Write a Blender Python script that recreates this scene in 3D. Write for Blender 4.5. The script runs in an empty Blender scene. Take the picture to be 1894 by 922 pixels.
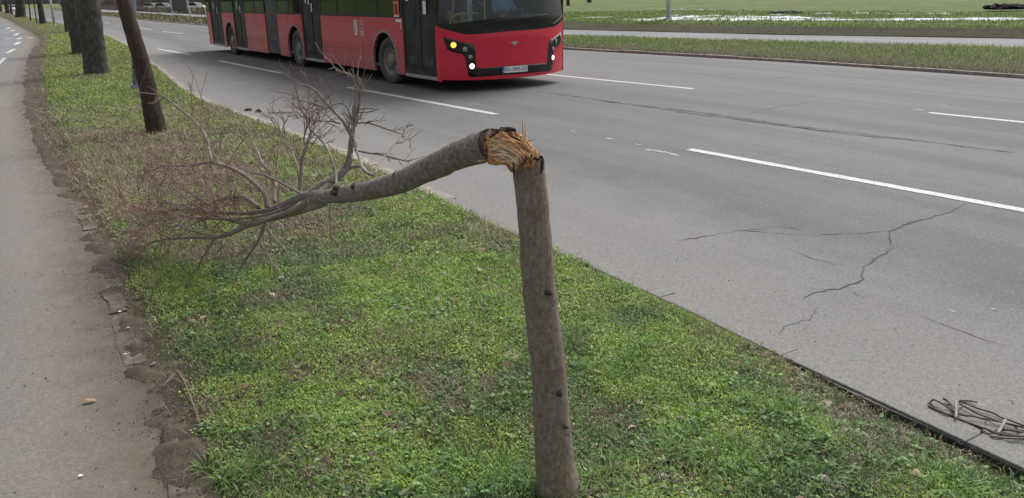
import bpy, bmesh, math, random
import numpy as np
from mathutils import Vector, Matrix, noise as mnoise

random.seed(7); RNG = np.random.default_rng(11)
PI = math.pi
SC = bpy.context.scene
COL = SC.collection

# ------------------------------------------------------------------ camera
CAM_H = 1.72; FPX = 1423.0; PITCH = math.radians(18.2); ROLL = math.radians(-0.9)
cam = bpy.data.objects.new('camera', bpy.data.cameras.new('camera')); COL.objects.link(cam)
CAM_R = (Matrix.Rotation(PI / 2 - PITCH, 3, 'X') @ Matrix.Rotation(ROLL, 3, 'Z'))
cam.matrix_world = Matrix.Translation((0, 0, CAM_H)) @ CAM_R.to_4x4()
cam.data.sensor_width = 36; cam.data.lens = FPX / 1894 * 36
cam.data.clip_start = 0.05; cam.data.clip_end = 3000
SC.camera = cam

# ------------------------------------------------------------------ light: overcast winter day
SUN_EL, SUN_AZ = math.radians(52), math.radians(35)      # azimuth measured from +Y towards +X
w = bpy.data.worlds.new('World'); SC.world = w; w.use_nodes = True
nt = w.node_tree; nt.nodes.clear()
sky = nt.nodes.new('ShaderNodeTexSky'); sky.sky_type = 'NISHITA'; sky.sun_disc = False
sky.sun_elevation = SUN_EL; sky.sun_rotation = SUN_AZ; sky.air_density = 1.0; sky.dust_density = 6.0; sky.ozone_density = 1.0
hs = nt.nodes.new('ShaderNodeHueSaturation'); hs.inputs['Saturation'].default_value = 0.24
bg = nt.nodes.new('ShaderNodeBackground'); bg.inputs['Strength'].default_value = 0.125
wo = nt.nodes.new('ShaderNodeOutputWorld')
nt.links.new(sky.outputs[0], hs.inputs['Color']); nt.links.new(hs.outputs[0], bg.inputs[0]); nt.links.new(bg.outputs[0], wo.inputs[0])
sl = bpy.data.lights.new('sun', 'SUN'); sl.energy = 1.3; sl.angle = math.radians(22); sl.color = (1.0, 0.99, 0.975)
so = bpy.data.objects.new('sun', sl); COL.objects.link(so)
sdir = Vector((math.sin(SUN_AZ) * math.cos(SUN_EL), math.cos(SUN_AZ) * math.cos(SUN_EL), math.sin(SUN_EL)))
so.rotation_euler = sdir.to_track_quat('Z', 'Y').to_euler()
SC.view_settings.view_transform = 'Standard'; SC.view_settings.look = 'None'
SC.view_settings.gamma = 1; SC.view_settings.use_curve_mapping = False
SC.view_settings.exposure = 0.52
SC.cycles.max_bounces = 6; SC.cycles.transparent_max_bounces = 10

# ------------------------------------------------------------------ helpers
def px_ray(x, y):
    return CAM_R @ Vector(((x - 947) / FPX, -(y - 461) / FPX, -1.0))
def G(x, y, z=0.0):
    """the point of the plane z that the photograph shows at (x, y)"""
    d = px_ray(x, y); t = (z - CAM_H) / d.z
    return Vector((d.x * t, d.y * t, z))
def P3(x, y, Y):
    """the point at forward distance Y on the line of sight through (x, y)"""
    d = px_ray(x, y); t = Y / d.y
    return Vector((d.x * t, Y, CAM_H + d.z * t))
def px_size(Y):                       # metres per photograph pixel at forward distance Y
    return Y * 1.03 / FPX

def tag(o, label=None, cat=None, group=None, kind=None):
    if label: o['label'] = label
    if cat: o['category'] = cat
    if group: o['group'] = group
    if kind: o['kind'] = kind
    return o
def empty(name, loc=(0, 0, 0), rz=0):
    o = bpy.data.objects.new(name, None); COL.objects.link(o); o.location = loc; o.rotation_euler = (0, 0, rz)
    o.empty_display_size = 0.1
    return o
def link(name, me, mat=None, parent=None, smooth=False):
    if mat:
        for m in (mat if isinstance(mat, (list, tuple)) else [mat]): me.materials.append(m)
    if smooth:
        me.polygons.foreach_set('use_smooth', [True] * len(me.polygons))
    o = bpy.data.objects.new(name, me); COL.objects.link(o)
    if parent: o.parent = parent
    return o
def mesh_obj(name, verts, faces, mat=None, parent=None, smooth=False):
    me = bpy.data.meshes.new(name); me.from_pydata([tuple(v) for v in verts], [], faces); me.update()
    return link(name, me, mat, parent, smooth)
def bm_obj(name, bm, mat=None, parent=None, smooth=False):
    me = bpy.data.meshes.new(name); bm.normal_update(); bm.to_mesh(me); bm.free()
    return link(name, me, mat, parent, smooth)
def fast_mesh(name, V, F, mat, col=None, parent=None, smooth=False):
    """V (n,3), F (m,k) one polygon size; optional per-vertex colour"""
    me = bpy.data.meshes.new(name); n = len(V); m, k = F.shape
    me.vertices.add(n); me.vertices.foreach_set('co', np.asarray(V, np.float32).ravel())
    me.loops.add(m * k); me.loops.foreach_set('vertex_index', F.astype(np.int32).ravel())
    me.polygons.add(m); me.polygons.foreach_set('loop_start', np.arange(0, m * k, k, dtype=np.int32))
    me.update(calc_edges=True)
    if col is not None:
        a = me.color_attributes.new('Col', 'FLOAT_COLOR', 'POINT')
        c = np.ones((n, 4), np.float32); c[:, :3] = col; a.data.foreach_set('color', c.ravel())
    return link(name, me, mat, parent, smooth)

def box(bm, x0, x1, y0, y1, z0, z1, bevel=0.0, mi=0):
    r = bmesh.ops.create_cube(bm, size=1.0)
    for v in r['verts']:
        v.co = Vector((x0 + (v.co.x + .5) * (x1 - x0), y0 + (v.co.y + .5) * (y1 - y0), z0 + (v.co.z + .5) * (z1 - z0)))
    fs = {f for v in r['verts'] for f in v.link_faces}
    for f in fs: f.material_index = mi
    if bevel:
        es = list({e for v in r['verts'] for e in v.link_edges})
        bmesh.ops.bevel(bm, geom=es, offset=bevel, segments=2, affect='EDGES', profile=.6)
def cyl(bm, p0, p1, r0, r1=None, n=16):
    p0, p1 = Vector(p0), Vector(p1); r1 = r0 if r1 is None else r1
    d = p1 - p0; L = d.length
    M = Matrix.Translation((p0 + p1) / 2) @ d.to_track_quat('Z', 'Y').to_matrix().to_4x4()
    bmesh.ops.create_cone(bm, cap_ends=True, segments=n, radius1=r0, radius2=r1, depth=L, matrix=M)

def smooth_path(pts, rad, seg=6):
    """Catmull-Rom through pts with radii; returns dense lists"""
    P = [Vector(p) for p in pts]; out, rr = [], []
    Q = [P[0] * 2 - P[1]] + P + [P[-1] * 2 - P[-2]]
    for i in range(len(P) - 1):
        a, b, c, d = Q[i:i + 4]
        for k in range(seg):
            t = k / seg
            out.append(.5 * ((2 * b) + (c - a) * t + (2 * a - 5 * b + 4 * c - d) * t * t + (3 * b - a - 3 * c + d) * t ** 3))
            rr.append(rad[i] * (1 - t) + rad[i + 1] * t)
    out.append(P[-1]); rr.append(rad[-1])
    return out, rr
class Tubes:
    """collects tapered tubes of one part into one mesh"""
    def __init__(s): s.V = []; s.F = []
    def add(s, pts, rad, n=8, bump=0.0, fr=8.0, cap=True, jag0=0, jag1=0, flat=None):
        base = len(s.V); up = None; m = len(pts)
        for i, p in enumerate(pts):
            t = (pts[min(i + 1, m - 1)] - pts[max(i - 1, 0)])
            t = t.normalized() if t.length > 1e-9 else Vector((0, 0, 1))
            if up is None: up = t.orthogonal().normalized()
            up = (up - t * up.dot(t)); up = up.normalized() if up.length > 1e-6 else t.orthogonal().normalized()
            sd = t.cross(up)
            for k in range(n):
                a = 2 * PI * k / n; dr = up * math.cos(a) + sd * math.sin(a)
                if flat and n > 2: dr = up * math.cos(a) * flat + sd * math.sin(a)
                r = rad[i]
                if bump: r *= 1 + bump * (mnoise.noise((p + dr * .04) * fr) + .5 * mnoise.noise((p + dr * .04) * fr * 3))
                q = p + dr * r
                if jag1 and i == m - 1: q += t * jag1 * (random.random() ** 2)
                if jag0 and i == 0: q -= t * jag0 * (random.random() ** 2)
                s.V.append(q)
        for i in range(m - 1):
            for k in range(n):
                a = base + i * n + k; b = base + i * n + (k + 1) % n
                s.F.append((a, b, b + n, a + n))
        if cap:
            s.F.append(tuple(base + k for k in range(n))[::-1]); s.F.append(tuple(base + (m - 1) * n + k for k in range(n)))
    def build(s, name, mat, parent=None, smooth=True):
        return mesh_obj(name, s.V, s.F, mat, parent, smooth)

def vnoise(x, y, sc, seed=0):
    """2-D value noise in 0..1 for numpy arrays"""
    x = np.asarray(x) / sc + seed * 17.3; y = np.asarray(y) / sc + seed * 5.7
    xi = np.floor(x).astype(np.int64); yi = np.floor(y).astype(np.int64); fx = x - xi; fy = y - yi
    fx = fx * fx * (3 - 2 * fx); fy = fy * fy * (3 - 2 * fy)
    def h(a, b):
        n = (a * 374761393 + b * 668265263 + seed * 144269) & 0x7fffffff
        n = ((n ^ (n >> 13)) * 1274126177) & 0x7fffffff
        return ((n ^ (n >> 16)) & 0xffff) / 65535.0
    return (h(xi, yi) * (1 - fx) + h(xi + 1, yi) * fx) * (1 - fy) + (h(xi, yi + 1) * (1 - fx) + h(xi + 1, yi + 1) * fx) * fy
def fbm(x, y, sc, seed=0): return .5 * vnoise(x, y, sc, seed) + .3 * vnoise(x, y, sc / 2.1, seed + 1) + .2 * vnoise(x, y, sc / 4.3, seed + 2)

# ------------------------------------------------------------------ materials
class N:
    """small node graph helper"""
    def __init__(s, name):
        s.m = bpy.data.materials.new(name); s.m.use_nodes = True; s.t = s.m.node_tree
        s.b = s.t.nodes['Principled BSDF']; s.out = s.t.nodes['Material Output']
    def n(s, typ, **kw):
        o = s.t.nodes.new(typ)
        for k, v in kw.items(): setattr(o, k, v)
        return o
    def l(s, a, b): s.t.links.new(a, b)
    def noise(s, scale, detail=4, rough=.55, vec=None, dist=0):
        o = s.n('ShaderNodeTexNoise'); o.inputs['Scale'].default_value = scale; o.inputs['Detail'].default_value = detail
        o.inputs['Roughness'].default_value = rough; o.inputs['Distortion'].default_value = dist
        if vec is not None: s.l(vec, o.inputs['Vector'])
        return o.outputs['Fac']
    def coord(s, kind='Object', scale=None):
        o = s.n('ShaderNodeTexCoord').outputs[kind]
        if scale:
            mp = s.n('ShaderNodeMapping'); mp.inputs['Scale'].default_value = scale; s.l(o, mp.inputs['Vector']); o = mp.outputs[0]
        return o
    def ramp(s, fac, stops):
        o = s.n('ShaderNodeValToRGB'); e = o.color_ramp.elements
        while len(e) < len(stops): e.new(.5)
        for i, (p, c) in enumerate(stops):
            e[i].position = p; e[i].color = (*c, 1) if len(c) == 3 else c
        s.l(fac, o.inputs[0]); return o.outputs[0]
    def mix(s, fac, a, b, mode='MIX'):
        o = s.n('ShaderNodeMix', data_type='RGBA', blend_type=mode)
        for sock, v in ((o.inputs[0], fac), (o.inputs[6], a), (o.inputs[7], b)):
            if isinstance(v, (int, float)): sock.default_value = v
            elif isinstance(v, tuple): sock.default_value = (*v, 1)
            else: s.l(v, sock)
        return o.outputs[2]
    def math(s, op, a, b=None):
        o = s.n('ShaderNodeMath', operation=op)
        for i, v in enumerate((a, b)):
            if v is None: continue
            if isinstance(v, (int, float)): o.inputs[i].default_value = v
            else: s.l(v, o.inputs[i])
        return o.outputs[0]
    def bump(s, h, st=.3, dist=.01):
        o = s.n('ShaderNodeBump'); o.inputs['Strength'].default_value = st; o.inputs['Distance'].default_value = dist
        s.l(h, o.inputs['Height']); s.l(o.outputs[0], s.b.inputs['Normal'])
    def set(s, col=None, rough=.5, metal=0, spec=.5, coat=0):
        if col is not None:
            if isinstance(col, tuple): s.b.inputs['Base Color'].default_value = (*col, 1)
            else: s.l(col, s.b.inputs['Base Color'])
        if isinstance(rough, (int, float)): s.b.inputs['Roughness'].default_value = rough
        else: s.l(rough, s.b.inputs['Roughness'])
        s.b.inputs['Metallic'].default_value = metal; s.b.inputs['Specular IOR Level'].default_value = spec
        s.b.inputs['Coat Weight'].default_value = coat
        return s.m

def simple(name, c, rough=.5, metal=0, var=.15, scale=8, spec=.5, coat=0):
    k = N(name); f = k.noise(scale, 5, .6, k.coord())
    lo = tuple(x * (1 - var) for x in c); hi = tuple(min(1, x * (1 + var)) for x in c)
    return k.set(k.ramp(f, [(.3, lo), (.7, hi)]), rough, metal, spec, coat)
def emissive(name, c, st):
    k = N(name); k.b.inputs['Emission Color'].default_value = (*c, 1); k.b.inputs['Emission Strength'].default_value = st
    return k.set(c, .3)

def asphalt(name, base, dust, dust_w, strong):
    k = N(name); co = k.coord()
    uv = k.coord('UV'); sep = k.n('ShaderNodeSeparateXYZ'); k.l(uv, sep.inputs[0])
    big = k.noise(.35, 5, .6, co); mid = k.noise(3.5, 5, .65, co); fine = k.noise(110, 4, .8, co)
    vor = k.n('ShaderNodeTexVoronoi'); vor.inputs['Scale'].default_value = 85; k.l(co, vor.inputs['Vector'])
    c = k.ramp(fine, [(.3, tuple(x * .55 for x in base)), (.52, base), (.75, tuple(x * 1.7 for x in base))])
    c = k.mix(k.ramp(big, [(.35, (.0,) * 3), (.7, (.5,) * 3)]), c, tuple(x * 1.25 for x in base))
    c = k.mix(k.ramp(mid, [(.5, (0, 0, 0)), (.8, (.35,) * 3)]), c, tuple(x * .72 for x in base))
    st = k.ramp(vor.outputs['Color'], [(.9, (0, 0, 0)), (.97, (.55,) * 3)])
    c = k.mix(st, c, tuple(x * 2.2 for x in base))
    trk = k.ramp(k.noise(.9, 4, .6, k.coord('UV', (1.3, .09, 1))), [(.42, (.84,) * 3), (.6, (1.06,) * 3)]); c = k.mix(.9, c, trk, 'MULTIPLY')   # tyre-polished lanes
    # dust gathered along the edge (u = metres from the edge)
    wob = k.math('MULTIPLY', k.math('SUBTRACT', k.noise(1.1, 6, .65, co), .5), dust_w * 1.1)
    dd = k.math('DIVIDE', k.math('ADD', sep.outputs[0], wob), dust_w)
    fac = k.ramp(dd, [(0, (strong,) * 3), (.45, (strong * .75,) * 3), (1, (0, 0, 0))])
    dc = k.mix(k.noise(60, 4, .7, co), tuple(x * .8 for x in dust), tuple(x * 1.25 for x in dust))
    c = k.mix(fac, c, dc)
    v2 = k.n('ShaderNodeTexVoronoi'); v2.inputs['Scale'].default_value = 140; k.l(co, v2.inputs['Vector'])
    grain = k.ramp(v2.outputs['Color'], [(.12, (.62,) * 3), (.5, (1.0,) * 3), (.9, (1.42,) * 3)])
    c = k.mix(.4 if name == 'path_asphalt' else .55, c, grain, 'MULTIPLY')
    gr2 = k.ramp(k.noise(38, 3, .7, co), [(.32, (.80,) * 3), (.68, (1.2,) * 3)]); c = k.mix(.5, c, gr2, 'MULTIPLY')
    if name == 'path_asphalt':                                      # trodden-in soil by the edging
        de = k.math('ADD', sep.outputs[0], k.math('MULTIPLY', k.math('SUBTRACT', k.noise(4.5, 7, .75, co), .5), .55))
        c = k.mix(k.ramp(de, [(.0, (.95,) * 3), (.14, (.6,) * 3), (.40, (0,) * 3)]), c, (.085, .068, .054))
    k.bump(k.mix(.4, fine, vor.outputs['Distance']), .55, .004)
    return k.set(c, .88, 0, .3)
M = {}
M['road'] = asphalt('road_asphalt', (.130, .130, .131), (.205, .199, .190), 2.0, .7)
M['path'] = asphalt('path_asphalt', (.162, .170, .183), (.178, .15, .12), 1.0, .85)
M['farroad'] = asphalt('far_asphalt', (.19, .19, .193), (.22, .21, .20), 1.0, .4)
def paint():
    k = N('road_paint'); co = k.coord(); f = k.noise(30, 6, .75, co)
    return k.set(k.ramp(f, [(.36, (.20, .20, .20)), (.45, (.46, .46, .455)), (.7, (.62, .62, .61))]), .7, 0, .3)
M['paint'] = paint(); 
k = N('worn_paint'); M['worn'] = k.set(k.ramp(k.noise(45, 5, .8, k.coord()), [(.45, (.2, .2, .2)), (.62, (.5, .5, .49))]), .8)
M['crack'] = simple('crack_dark', (.062, .06, .058), .95)
def soil(name, a, b, c, gs=60):
    k = N(name); co = k.coord(); f = k.noise(6, 7, .7, co); g = k.noise(gs, 5, .75, co)
    col = k.ramp(f, [(.3, a), (.5, b), (.72, c)]); col = k.mix(.6, col, k.ramp(g, [(.3, (.25,) * 3), (.7, (1.0,) * 3)]), 'MULTIPLY')
    k.bump(g, .8, .02); return k.set(col, .95, 0, .2)
M['soil'] = soil('verge_soil', (.07, .058, .04), (.11, .10, .055), (.075, .105, .035))
M['bare'] = soil('bare_soil', (.075, .060, .048), (.115, .094, .074), (.165, .138, .108))
def lawn():
    k = N('lawn_turf'); co = k.coord(); f = k.noise(.16, 8, .75, co); g = k.noise(5, 7, .8, co); h = k.noise(.45, 8, .78, co)
    col = k.ramp(f, [(.36, (.085, .115, .04)), (.5, (.11, .17, .045)), (.64, (.17, .20, .075))])
    col = k.mix(k.ramp(h, [(.46, (0,) * 3), (.60, (.85,) * 3)]), col, (.13, .11, .065))
    col = k.mix(.65, col, k.ramp(g, [(.3, (.35,) * 3), (.68, (1.25,) * 3)]), 'MULTIPLY')
    k.bump(g, 1.0, .08); return k.set(col, .95, 0, .2)
M['lawn'] = lawn()
M['kerb'] = asphalt('kerb_cement', (.155, .153, .15), (.195, .19, .18), 1.5, .6)
M['kerb_dark'] = simple('kerb_shaded_concrete', (.05, .045, .042), .85, 0, .4, 14, .2)  # concrete darkened to carry the shade on the near kerb's grass side
M['kerb_pale'] = simple('kerb_pale_stone', (.27, .245, .22), .9, 0, .35, 9, .2)
M['snow'] = simple('snow_old', (.62, .63, .65), .7, 0, .15, 3)
def bark(name, a, b, c, sc=(9, 9, 2.2), bst=.8, mark=None):
    k = N(name); co = k.coord('Object', sc); f = k.noise(3.2, 8, .7, co, .5); g = k.noise(14, 6, .75, co)
    col = k.ramp(f, [(.3, a), (.5, b), (.68, c)])
    col = k.mix(.5, col, k.ramp(g, [(.3, (.4,) * 3), (.65, (1.1,) * 3)]), 'MULTIPLY')
    if mark:
        col = k.mix(k.ramp(k.noise(4.5, 5, .7, k.coord()), [(.56, (0,) * 3), (.66, (.7,) * 3)]), col, mark)
    k.bump(k.mix(.5, f, g), bst, .02); return k.set(col, .9, 0, .2)
M['bark_dark'] = bark('bark_dark', (.035, .032, .03), (.085, .08, .074), (.19, .18, .165), (9, 9, 3.5), .8, (.13, .135, .115))
M['bark_red'] = bark('bark_leaning', (.03, .024, .02), (.075, .055, .045), (.12, .09, .075), (8, 8, 2), 1.0, (.13, .06, .05))
M['bark_far'] = bark('bark_far', (.03, .028, .026), (.07, .066, .06), (.12, .115, .10), (4, 4, 1), .6)
M['stump'] = bark('stump_bark', (.17, .13, .108), (.33, .265, .225), (.46, .39, .34), (24, 24, 12), .8, (.19, .13, .10))
M['fallbark'] = bark('fallen_bark', (.13, .105, .092), (.31, .265, .24), (.50, .455, .42), (14, 14, 18), .9, (.17, .13, .11))
M['limb'] = bark('limb_bark', (.14, .115, .10), (.27, .235, .21), (.40, .355, .32), (20, 20, 20), .4)
M['twig'] = simple('twig_bark', (.20, .15, .13), .8, 0, .4, 9)
M['redtwig'] = simple('red_twig', (.22, .115, .095), .75, 0, .35, 7)
def wood(name, st):
    k = N(name); co = k.coord('Object', (30, 30, 30)); f = k.noise(1.6, 7, .65, co, 1.2)
    k.bump(f, .8, .01); return k.set(k.ramp(f, st), .75, 0, .25)
def fibre(name, st):
    k = N(name); g = k.n('ShaderNodeNewGeometry'); f = k.noise(1.6, 6, .65, k.coord('Object', (40, 40, 40)), 1)
    fac = k.math('ADD', k.math('MULTIPLY', g.outputs['Random Per Island'], .8), k.math('MULTIPLY', f, .25))
    k.bump(f, .6, .01); return k.set(k.ramp(fac, st), .7, 0, .25)
M['splint'] = wood('torn_wood', [(.3, (.20, .06, .02)), (.46, (.52, .22, .08)), (.58, (.72, .40, .17)), (.75, (.84, .60, .34))])
M['pale_splint'] = wood('pale_splinter', [(.3, (.55, .30, .13)), (.55, (.78, .56, .32)), (.8, (.88, .74, .52))])
M['splint2'] = fibre('torn_fibre', [(.12, (.20, .07, .03)), (.3, (.52, .25, .11)), (.52, (.78, .50, .27)), (.75, (.88, .70, .48)), (1, (.92, .82, .66))])
M['torn'] = simple('torn_bark_edge', (.05, .026, .02), .9, 0, .5, 40)
def foliage():
    k = N('grass_leaf'); a = k.n('ShaderNodeAttribute', attribute_name='Col')
    m = k.set(a.outputs['Color'], .55, 0, .35)
    tr = k.n('ShaderNodeBsdfTranslucent'); k.l(a.outputs['Color'], tr.inputs[0])
    mx = k.n('ShaderNodeMixShader'); mx.inputs[0].default_value = .22
    k.l(k.b.outputs[0], mx.inputs[1]); k.l(tr.outputs[0], mx.inputs[2]); k.l(mx.outputs[0], k.out.inputs['Surface'])
    return m
M['leaf'] = foliage()
def dry():
    k = N('dry_leaf'); oi = k.n('ShaderNodeObjectInfo'); f = k.noise(40, 4, .6, k.coord())
    c = k.ramp(oi.outputs['Random'], [(0, (.28, .20, .14)), (.5, (.36, .29, .22)), (1, (.22, .13, .08))])
    return k.set(k.mix(.5, c, k.ramp(f, [(.3, (.5,) * 3), (.7, (1.2,) * 3)]), 'MULTIPLY'), .8)
M['dry'] = dry()
def busred():
    k = N('bus_red_paint'); co = k.coord(); sep = k.n('ShaderNodeSeparateXYZ'); k.l(k.coord('Generated'), sep.inputs[0])
    f = k.noise(2.2, 6, .65, k.coord('Object', (1, 1, .45)))
    sz = k.n('ShaderNodeSeparateXYZ'); k.l(co, sz.inputs[0])
    low = k.math('SUBTRACT', 1.15, sz.outputs[2])           # road dirt is thickest low on the sides
    dirt = k.math('MULTIPLY', k.math('ADD', low, k.math('SUBTRACT', f, .45)), .75)
    dirt = k.ramp(dirt, [(.1, (.05,) * 3), (.9, (.5,) * 3)])
    c = k.mix(dirt, (.55, .02, .045), (.36, .21, .215))
    return k.set(c, k.ramp(f, [(.3, (.28,) * 3), (.7, (.5,) * 3)]), 0, .5, .3)
M['red'] = busred()
k = N('bus_red_clean'); f = k.noise(3, 4, .6, k.coord()); M['redfront'] = k.set(k.ramp(f, [(.3, (.62, .010, .038)), (.7, (.68, .014, .048))]), .3, 0, .5, .35)
M['blackgloss'] = simple('black_gloss', (.012, .012, .013), .18, 0, .2, 4)
M['black'] = simple('black_plastic', (.018, .018, .019), .5, 0, .3, 6)
M['arch'] = simple('arch_trim', (.30, .25, .24), .7, 0, .3, 6)
M['rubber'] = simple('tyre_rubber', (.08, .076, .072), .85, 0, .3, 10)
M['rim'] = simple('dusty_rim', (.24, .22, .20), .7, .2, .35, 12)
M['bellows'] = simple('bellows_rubber', (.15, .15, .15), .8, 0, .35, 5)
M['alu'] = simple('aluminium', (.45, .45, .45), .45, .6, .2, 6)
M['galv'] = simple('galvanised_steel', (.50, .52, .55), .5, .4, .15, 5)
M['bluepole'] = simple('blue_grey_steel', (.28, .32, .38), .5, .2, .15, 5)
M['lens'] = simple('lamp_lens', (.35, .35, .37), .15, .5, .2, 20)
M['headlight'] = emissive('headlight_lit', (1, .93, .84), 1.3)
M['amber'] = emissive('indicator_lit', (1, .42, .06), 1.6)
M['amber_off'] = simple('side_marker_lens', (.75, .16, .03), .25)
M['white'] = simple('white_vinyl', (.78, .76, .76), .5, 0, .06)
M['pinkwhite'] = simple('faded_white_vinyl', (.62, .42, .44), .55, 0, .12)
M['orange'] = simple('orange_sticker', (.75, .22, .08), .5, 0, .08)
M['euroblue'] = simple('plate_blue', (.03, .07, .42), .5)
M['ink'] = simple('plate_ink', (.02, .02, .02), .5)
M['yellow'] = simple('yellow_rail', (.70, .52, .08), .4)
M['seat'] = simple('seat_fabric', (.10, .06, .08), .9)
M['inter'] = simple('bus_interior', (.16, .16, .17), .7)
M['dash'] = simple('dashboard', (.12, .13, .135), .5)
M['skin'] = simple('skin', (.50, .32, .24), .6, 0, .08)
M['shirt'] = simple('light_blue_shirt', (.30, .42, .68), .8, 0, .15, 12)
M['jacket'] = simple('maroon_jacket', (.17, .045, .07), .85, 0, .2, 12)
M['trouser'] = simple('dark_trousers', (.03, .03, .04), .9)
M['hair'] = simple('dark_hair', (.03, .022, .018), .7)
M['wicker'] = simple('weathered_cane', (.085, .065, .055), .85, 0, .45, 25)
M['binding'] = simple('pale_binding', (.24, .22, .20), .8, 0, .2, 25)
def glass(name, tint, dark):
    k = N(name); g = k.n('ShaderNodeBsdfGlossy'); g.inputs['Roughness'].default_value = .04; g.inputs[0].default_value = (.9, .95, 1, 1)
    t = k.n('ShaderNodeBsdfTransparent'); t.inputs[0].default_value = (*tint, 1)
    fr = k.n('ShaderNodeFresnel'); fr.inputs[0].default_value = 1.5
    fac = k.math('ADD', k.math('MULTIPLY', fr.outputs[0], .8), dark)
    mx = k.n('ShaderNodeMixShader'); k.l(fac, mx.inputs[0]); k.l(t.outputs[0], mx.inputs[1]); k.l(g.outputs[0], mx.inputs[2])
    k.l(mx.outputs[0], k.out.inputs['Surface']); return k.m
M['glass'] = glass('windscreen_glass', (.72, .78, .76), .03)
def dusty():
    k = N('dusty_door_glass'); g = glass('x', (.16, .17, .165), .04); bpy.data.materials.remove(g)
    k.set((.075, .078, .078), .35, 0, .5); t = k.n('ShaderNodeBsdfTransparent'); t.inputs[0].default_value = (.2, .21, .2, 1)
    mx = k.n('ShaderNodeMixShader'); k.l(k.ramp(k.noise(2.5, 5, .65, k.coord('Object', (1, 1, .4))), [(.35, (.35,) * 3), (.7, (.75,) * 3)]), mx.inputs[0]); k.l(t.outputs[0], mx.inputs[1]); k.l(k.b.outputs[0], mx.inputs[2]); k.l(mx.outputs[0], k.out.inputs['Surface'])
    return k.m
M['doorglass'] = dusty()
M['tint'] = glass('tinted_glass', (.10, .11, .105), .02)

# ------------------------------------------------------------------ the lie of the land: edges as x(Y)
def edge(px, ext=(), far=()):
    pts = [tuple(G(*q)[:2]) for q in px]
    pts = sorted(list(far) + pts + list(ext), key=lambda p: p[1])
    return np.array([p[1] for p in pts]), np.array([p[0] for p in pts])
E_path = edge([(0, 30), (22, 40), (45, 53), (62, 62), (73, 73), (71, 85), (62, 105), (60, 140), (62, 200), (85, 260), (130, 345), (165, 420), (190, 480), (222, 560), (246, 640), (275, 720), (305, 800), (340, 922)],
              ext=[(-.3, .85), (1.3, -1.9), (14.6, -25)], far=[(-158, 230), (-195, 280)])
E_kerb = edge([(20, 26), (47, 30.5), (85, 39), (119, 46), (160, 56), (197, 68), (237, 87), (290, 128), (338, 169), (392, 197), (470, 226), (560, 262), (640, 293), (780, 357), (930, 428), (1090, 494), (1250, 568), (1400, 640), (1600, 738), (1850, 850)],
              ext=[(2.6, 1.3), (4.5, -1.9), (18.2, -25)], far=[(-125, 200), (-152, 240), (-180, 280)])
E_med = edge([(190, 30), (280, 39.5), (380, 48), (1040, 92), (1450, 115), (1894, 146)], ext=[(20.5, 0), (37.3, -25)], far=[(-112, 200), (-165, 290)])
E_mfar = edge([(190, 23), (280, 29), (380, 36), (1040, 72), (1450, 84), (1894, 95)], ext=[(30, 0), (46.8, -25)], far=[(-155, 290)])
E_far = edge([(280, 23), (380, 28), (1040, 55), (1450, 65), (1894, 72)], ext=[(37.3, 0), (54, -25)], far=[(-146, 290)])
def ex(E, Y): return np.interp(Y, E[0], E[1])
def levels(y0, y1):
    a = [y0]
    while a[-1] < y1: a.append(a[-1] + max(.12, abs(a[-1]) * .018))
    return np.array(a)
def sheet(name, Y, XL, XR, nx, zf, mat, kind='structure', uvf=None, pw=1.0):
    t = np.linspace(0, 1, nx + 1) ** pw
    X = XL[:, None] * (1 - t) + XR[:, None] * t; YY = np.repeat(Y[:, None], nx + 1, 1)
    Z = zf(X, YY, np.broadcast_to(t, X.shape)) if callable(zf) else np.full_like(X, zf)
    V = np.stack([X, YY, Z], -1).reshape(-1, 3)
    i, j = np.meshgrid(np.arange(len(Y) - 1), np.arange(nx), indexing='ij'); a = (i * (nx + 1) + j).ravel()
    F = np.stack([a, a + 1, a + nx + 2, a + nx + 1], -1)
    o = fast_mesh(name, V, F, mat, smooth=True)
    if uvf is not None:
        U = uvf(X, YY).ravel(); lay = o.data.uv_layers.new(name='UVMap'); li = F.ravel()
        uv = np.zeros((len(li), 2), np.float32); uv[:, 0] = U[li]; uv[:, 1] = V[li, 1]; lay.data.foreach_set('uv', uv.ravel())
    return tag(o, kind=kind)
CO = .83                                                     # the edges run at about 56 degrees: x offset -> real offset
LV = levels(-24, 275)
# one ground sheet out to the horizon
o = mesh_obj('ground', [(-1500, -400, -.16), (1500, -400, -.16), (1500, 2500, -.16), (-1500, 2500, -.16)], [(0, 1, 2, 3)], M['lawn']); tag(o, kind='structure')
sheet('path', LV, ex(E_path, LV) - 14, ex(E_path, LV) + .05, 14, -.004, M['path'], uvf=lambda X, Y: (ex(E_path, Y) - X) * CO, pw=.6)
sheet('road', LV, ex(E_kerb, LV), ex(E_med, LV), 24, 0.0, M['road'], uvf=lambda X, Y: np.minimum(X - ex(E_kerb, Y), 3 * (ex(E_med, Y) - X)) * CO)
sheet('far_road', LV, ex(E_mfar, LV), ex(E_far, LV), 8, 0.0, M['farroad'], uvf=lambda X, Y: (X - ex(E_mfar, Y)) * CO)
def verge_z(X, Y, t=None):
    L, R = ex(E_path, Y), ex(E_kerb, Y); wd = np.maximum(R - L, .3)
    dl = np.clip((X - L) * CO, 0, None); dr = np.clip((R - X) * CO, 0, None)
    near = np.clip((3.95 - Y) / 1.1, 0, 1)
    base = .012 + .045 * (fbm(X, Y, .9, 3) - .4) * np.clip(dl / .3, 0, 1)
    base = base + np.exp(-(dr / .28) ** 2) * (-.048 * near - .005)
    base = base - .035 * np.exp(-(dl / .12) ** 2)
    return base
LV2 = LV[(LV < 200)]
sheet('verge', LV2, ex(E_path, LV2) - .0, ex(E_kerb, LV2) - .005, 40, verge_z, M['soil'])
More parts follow.
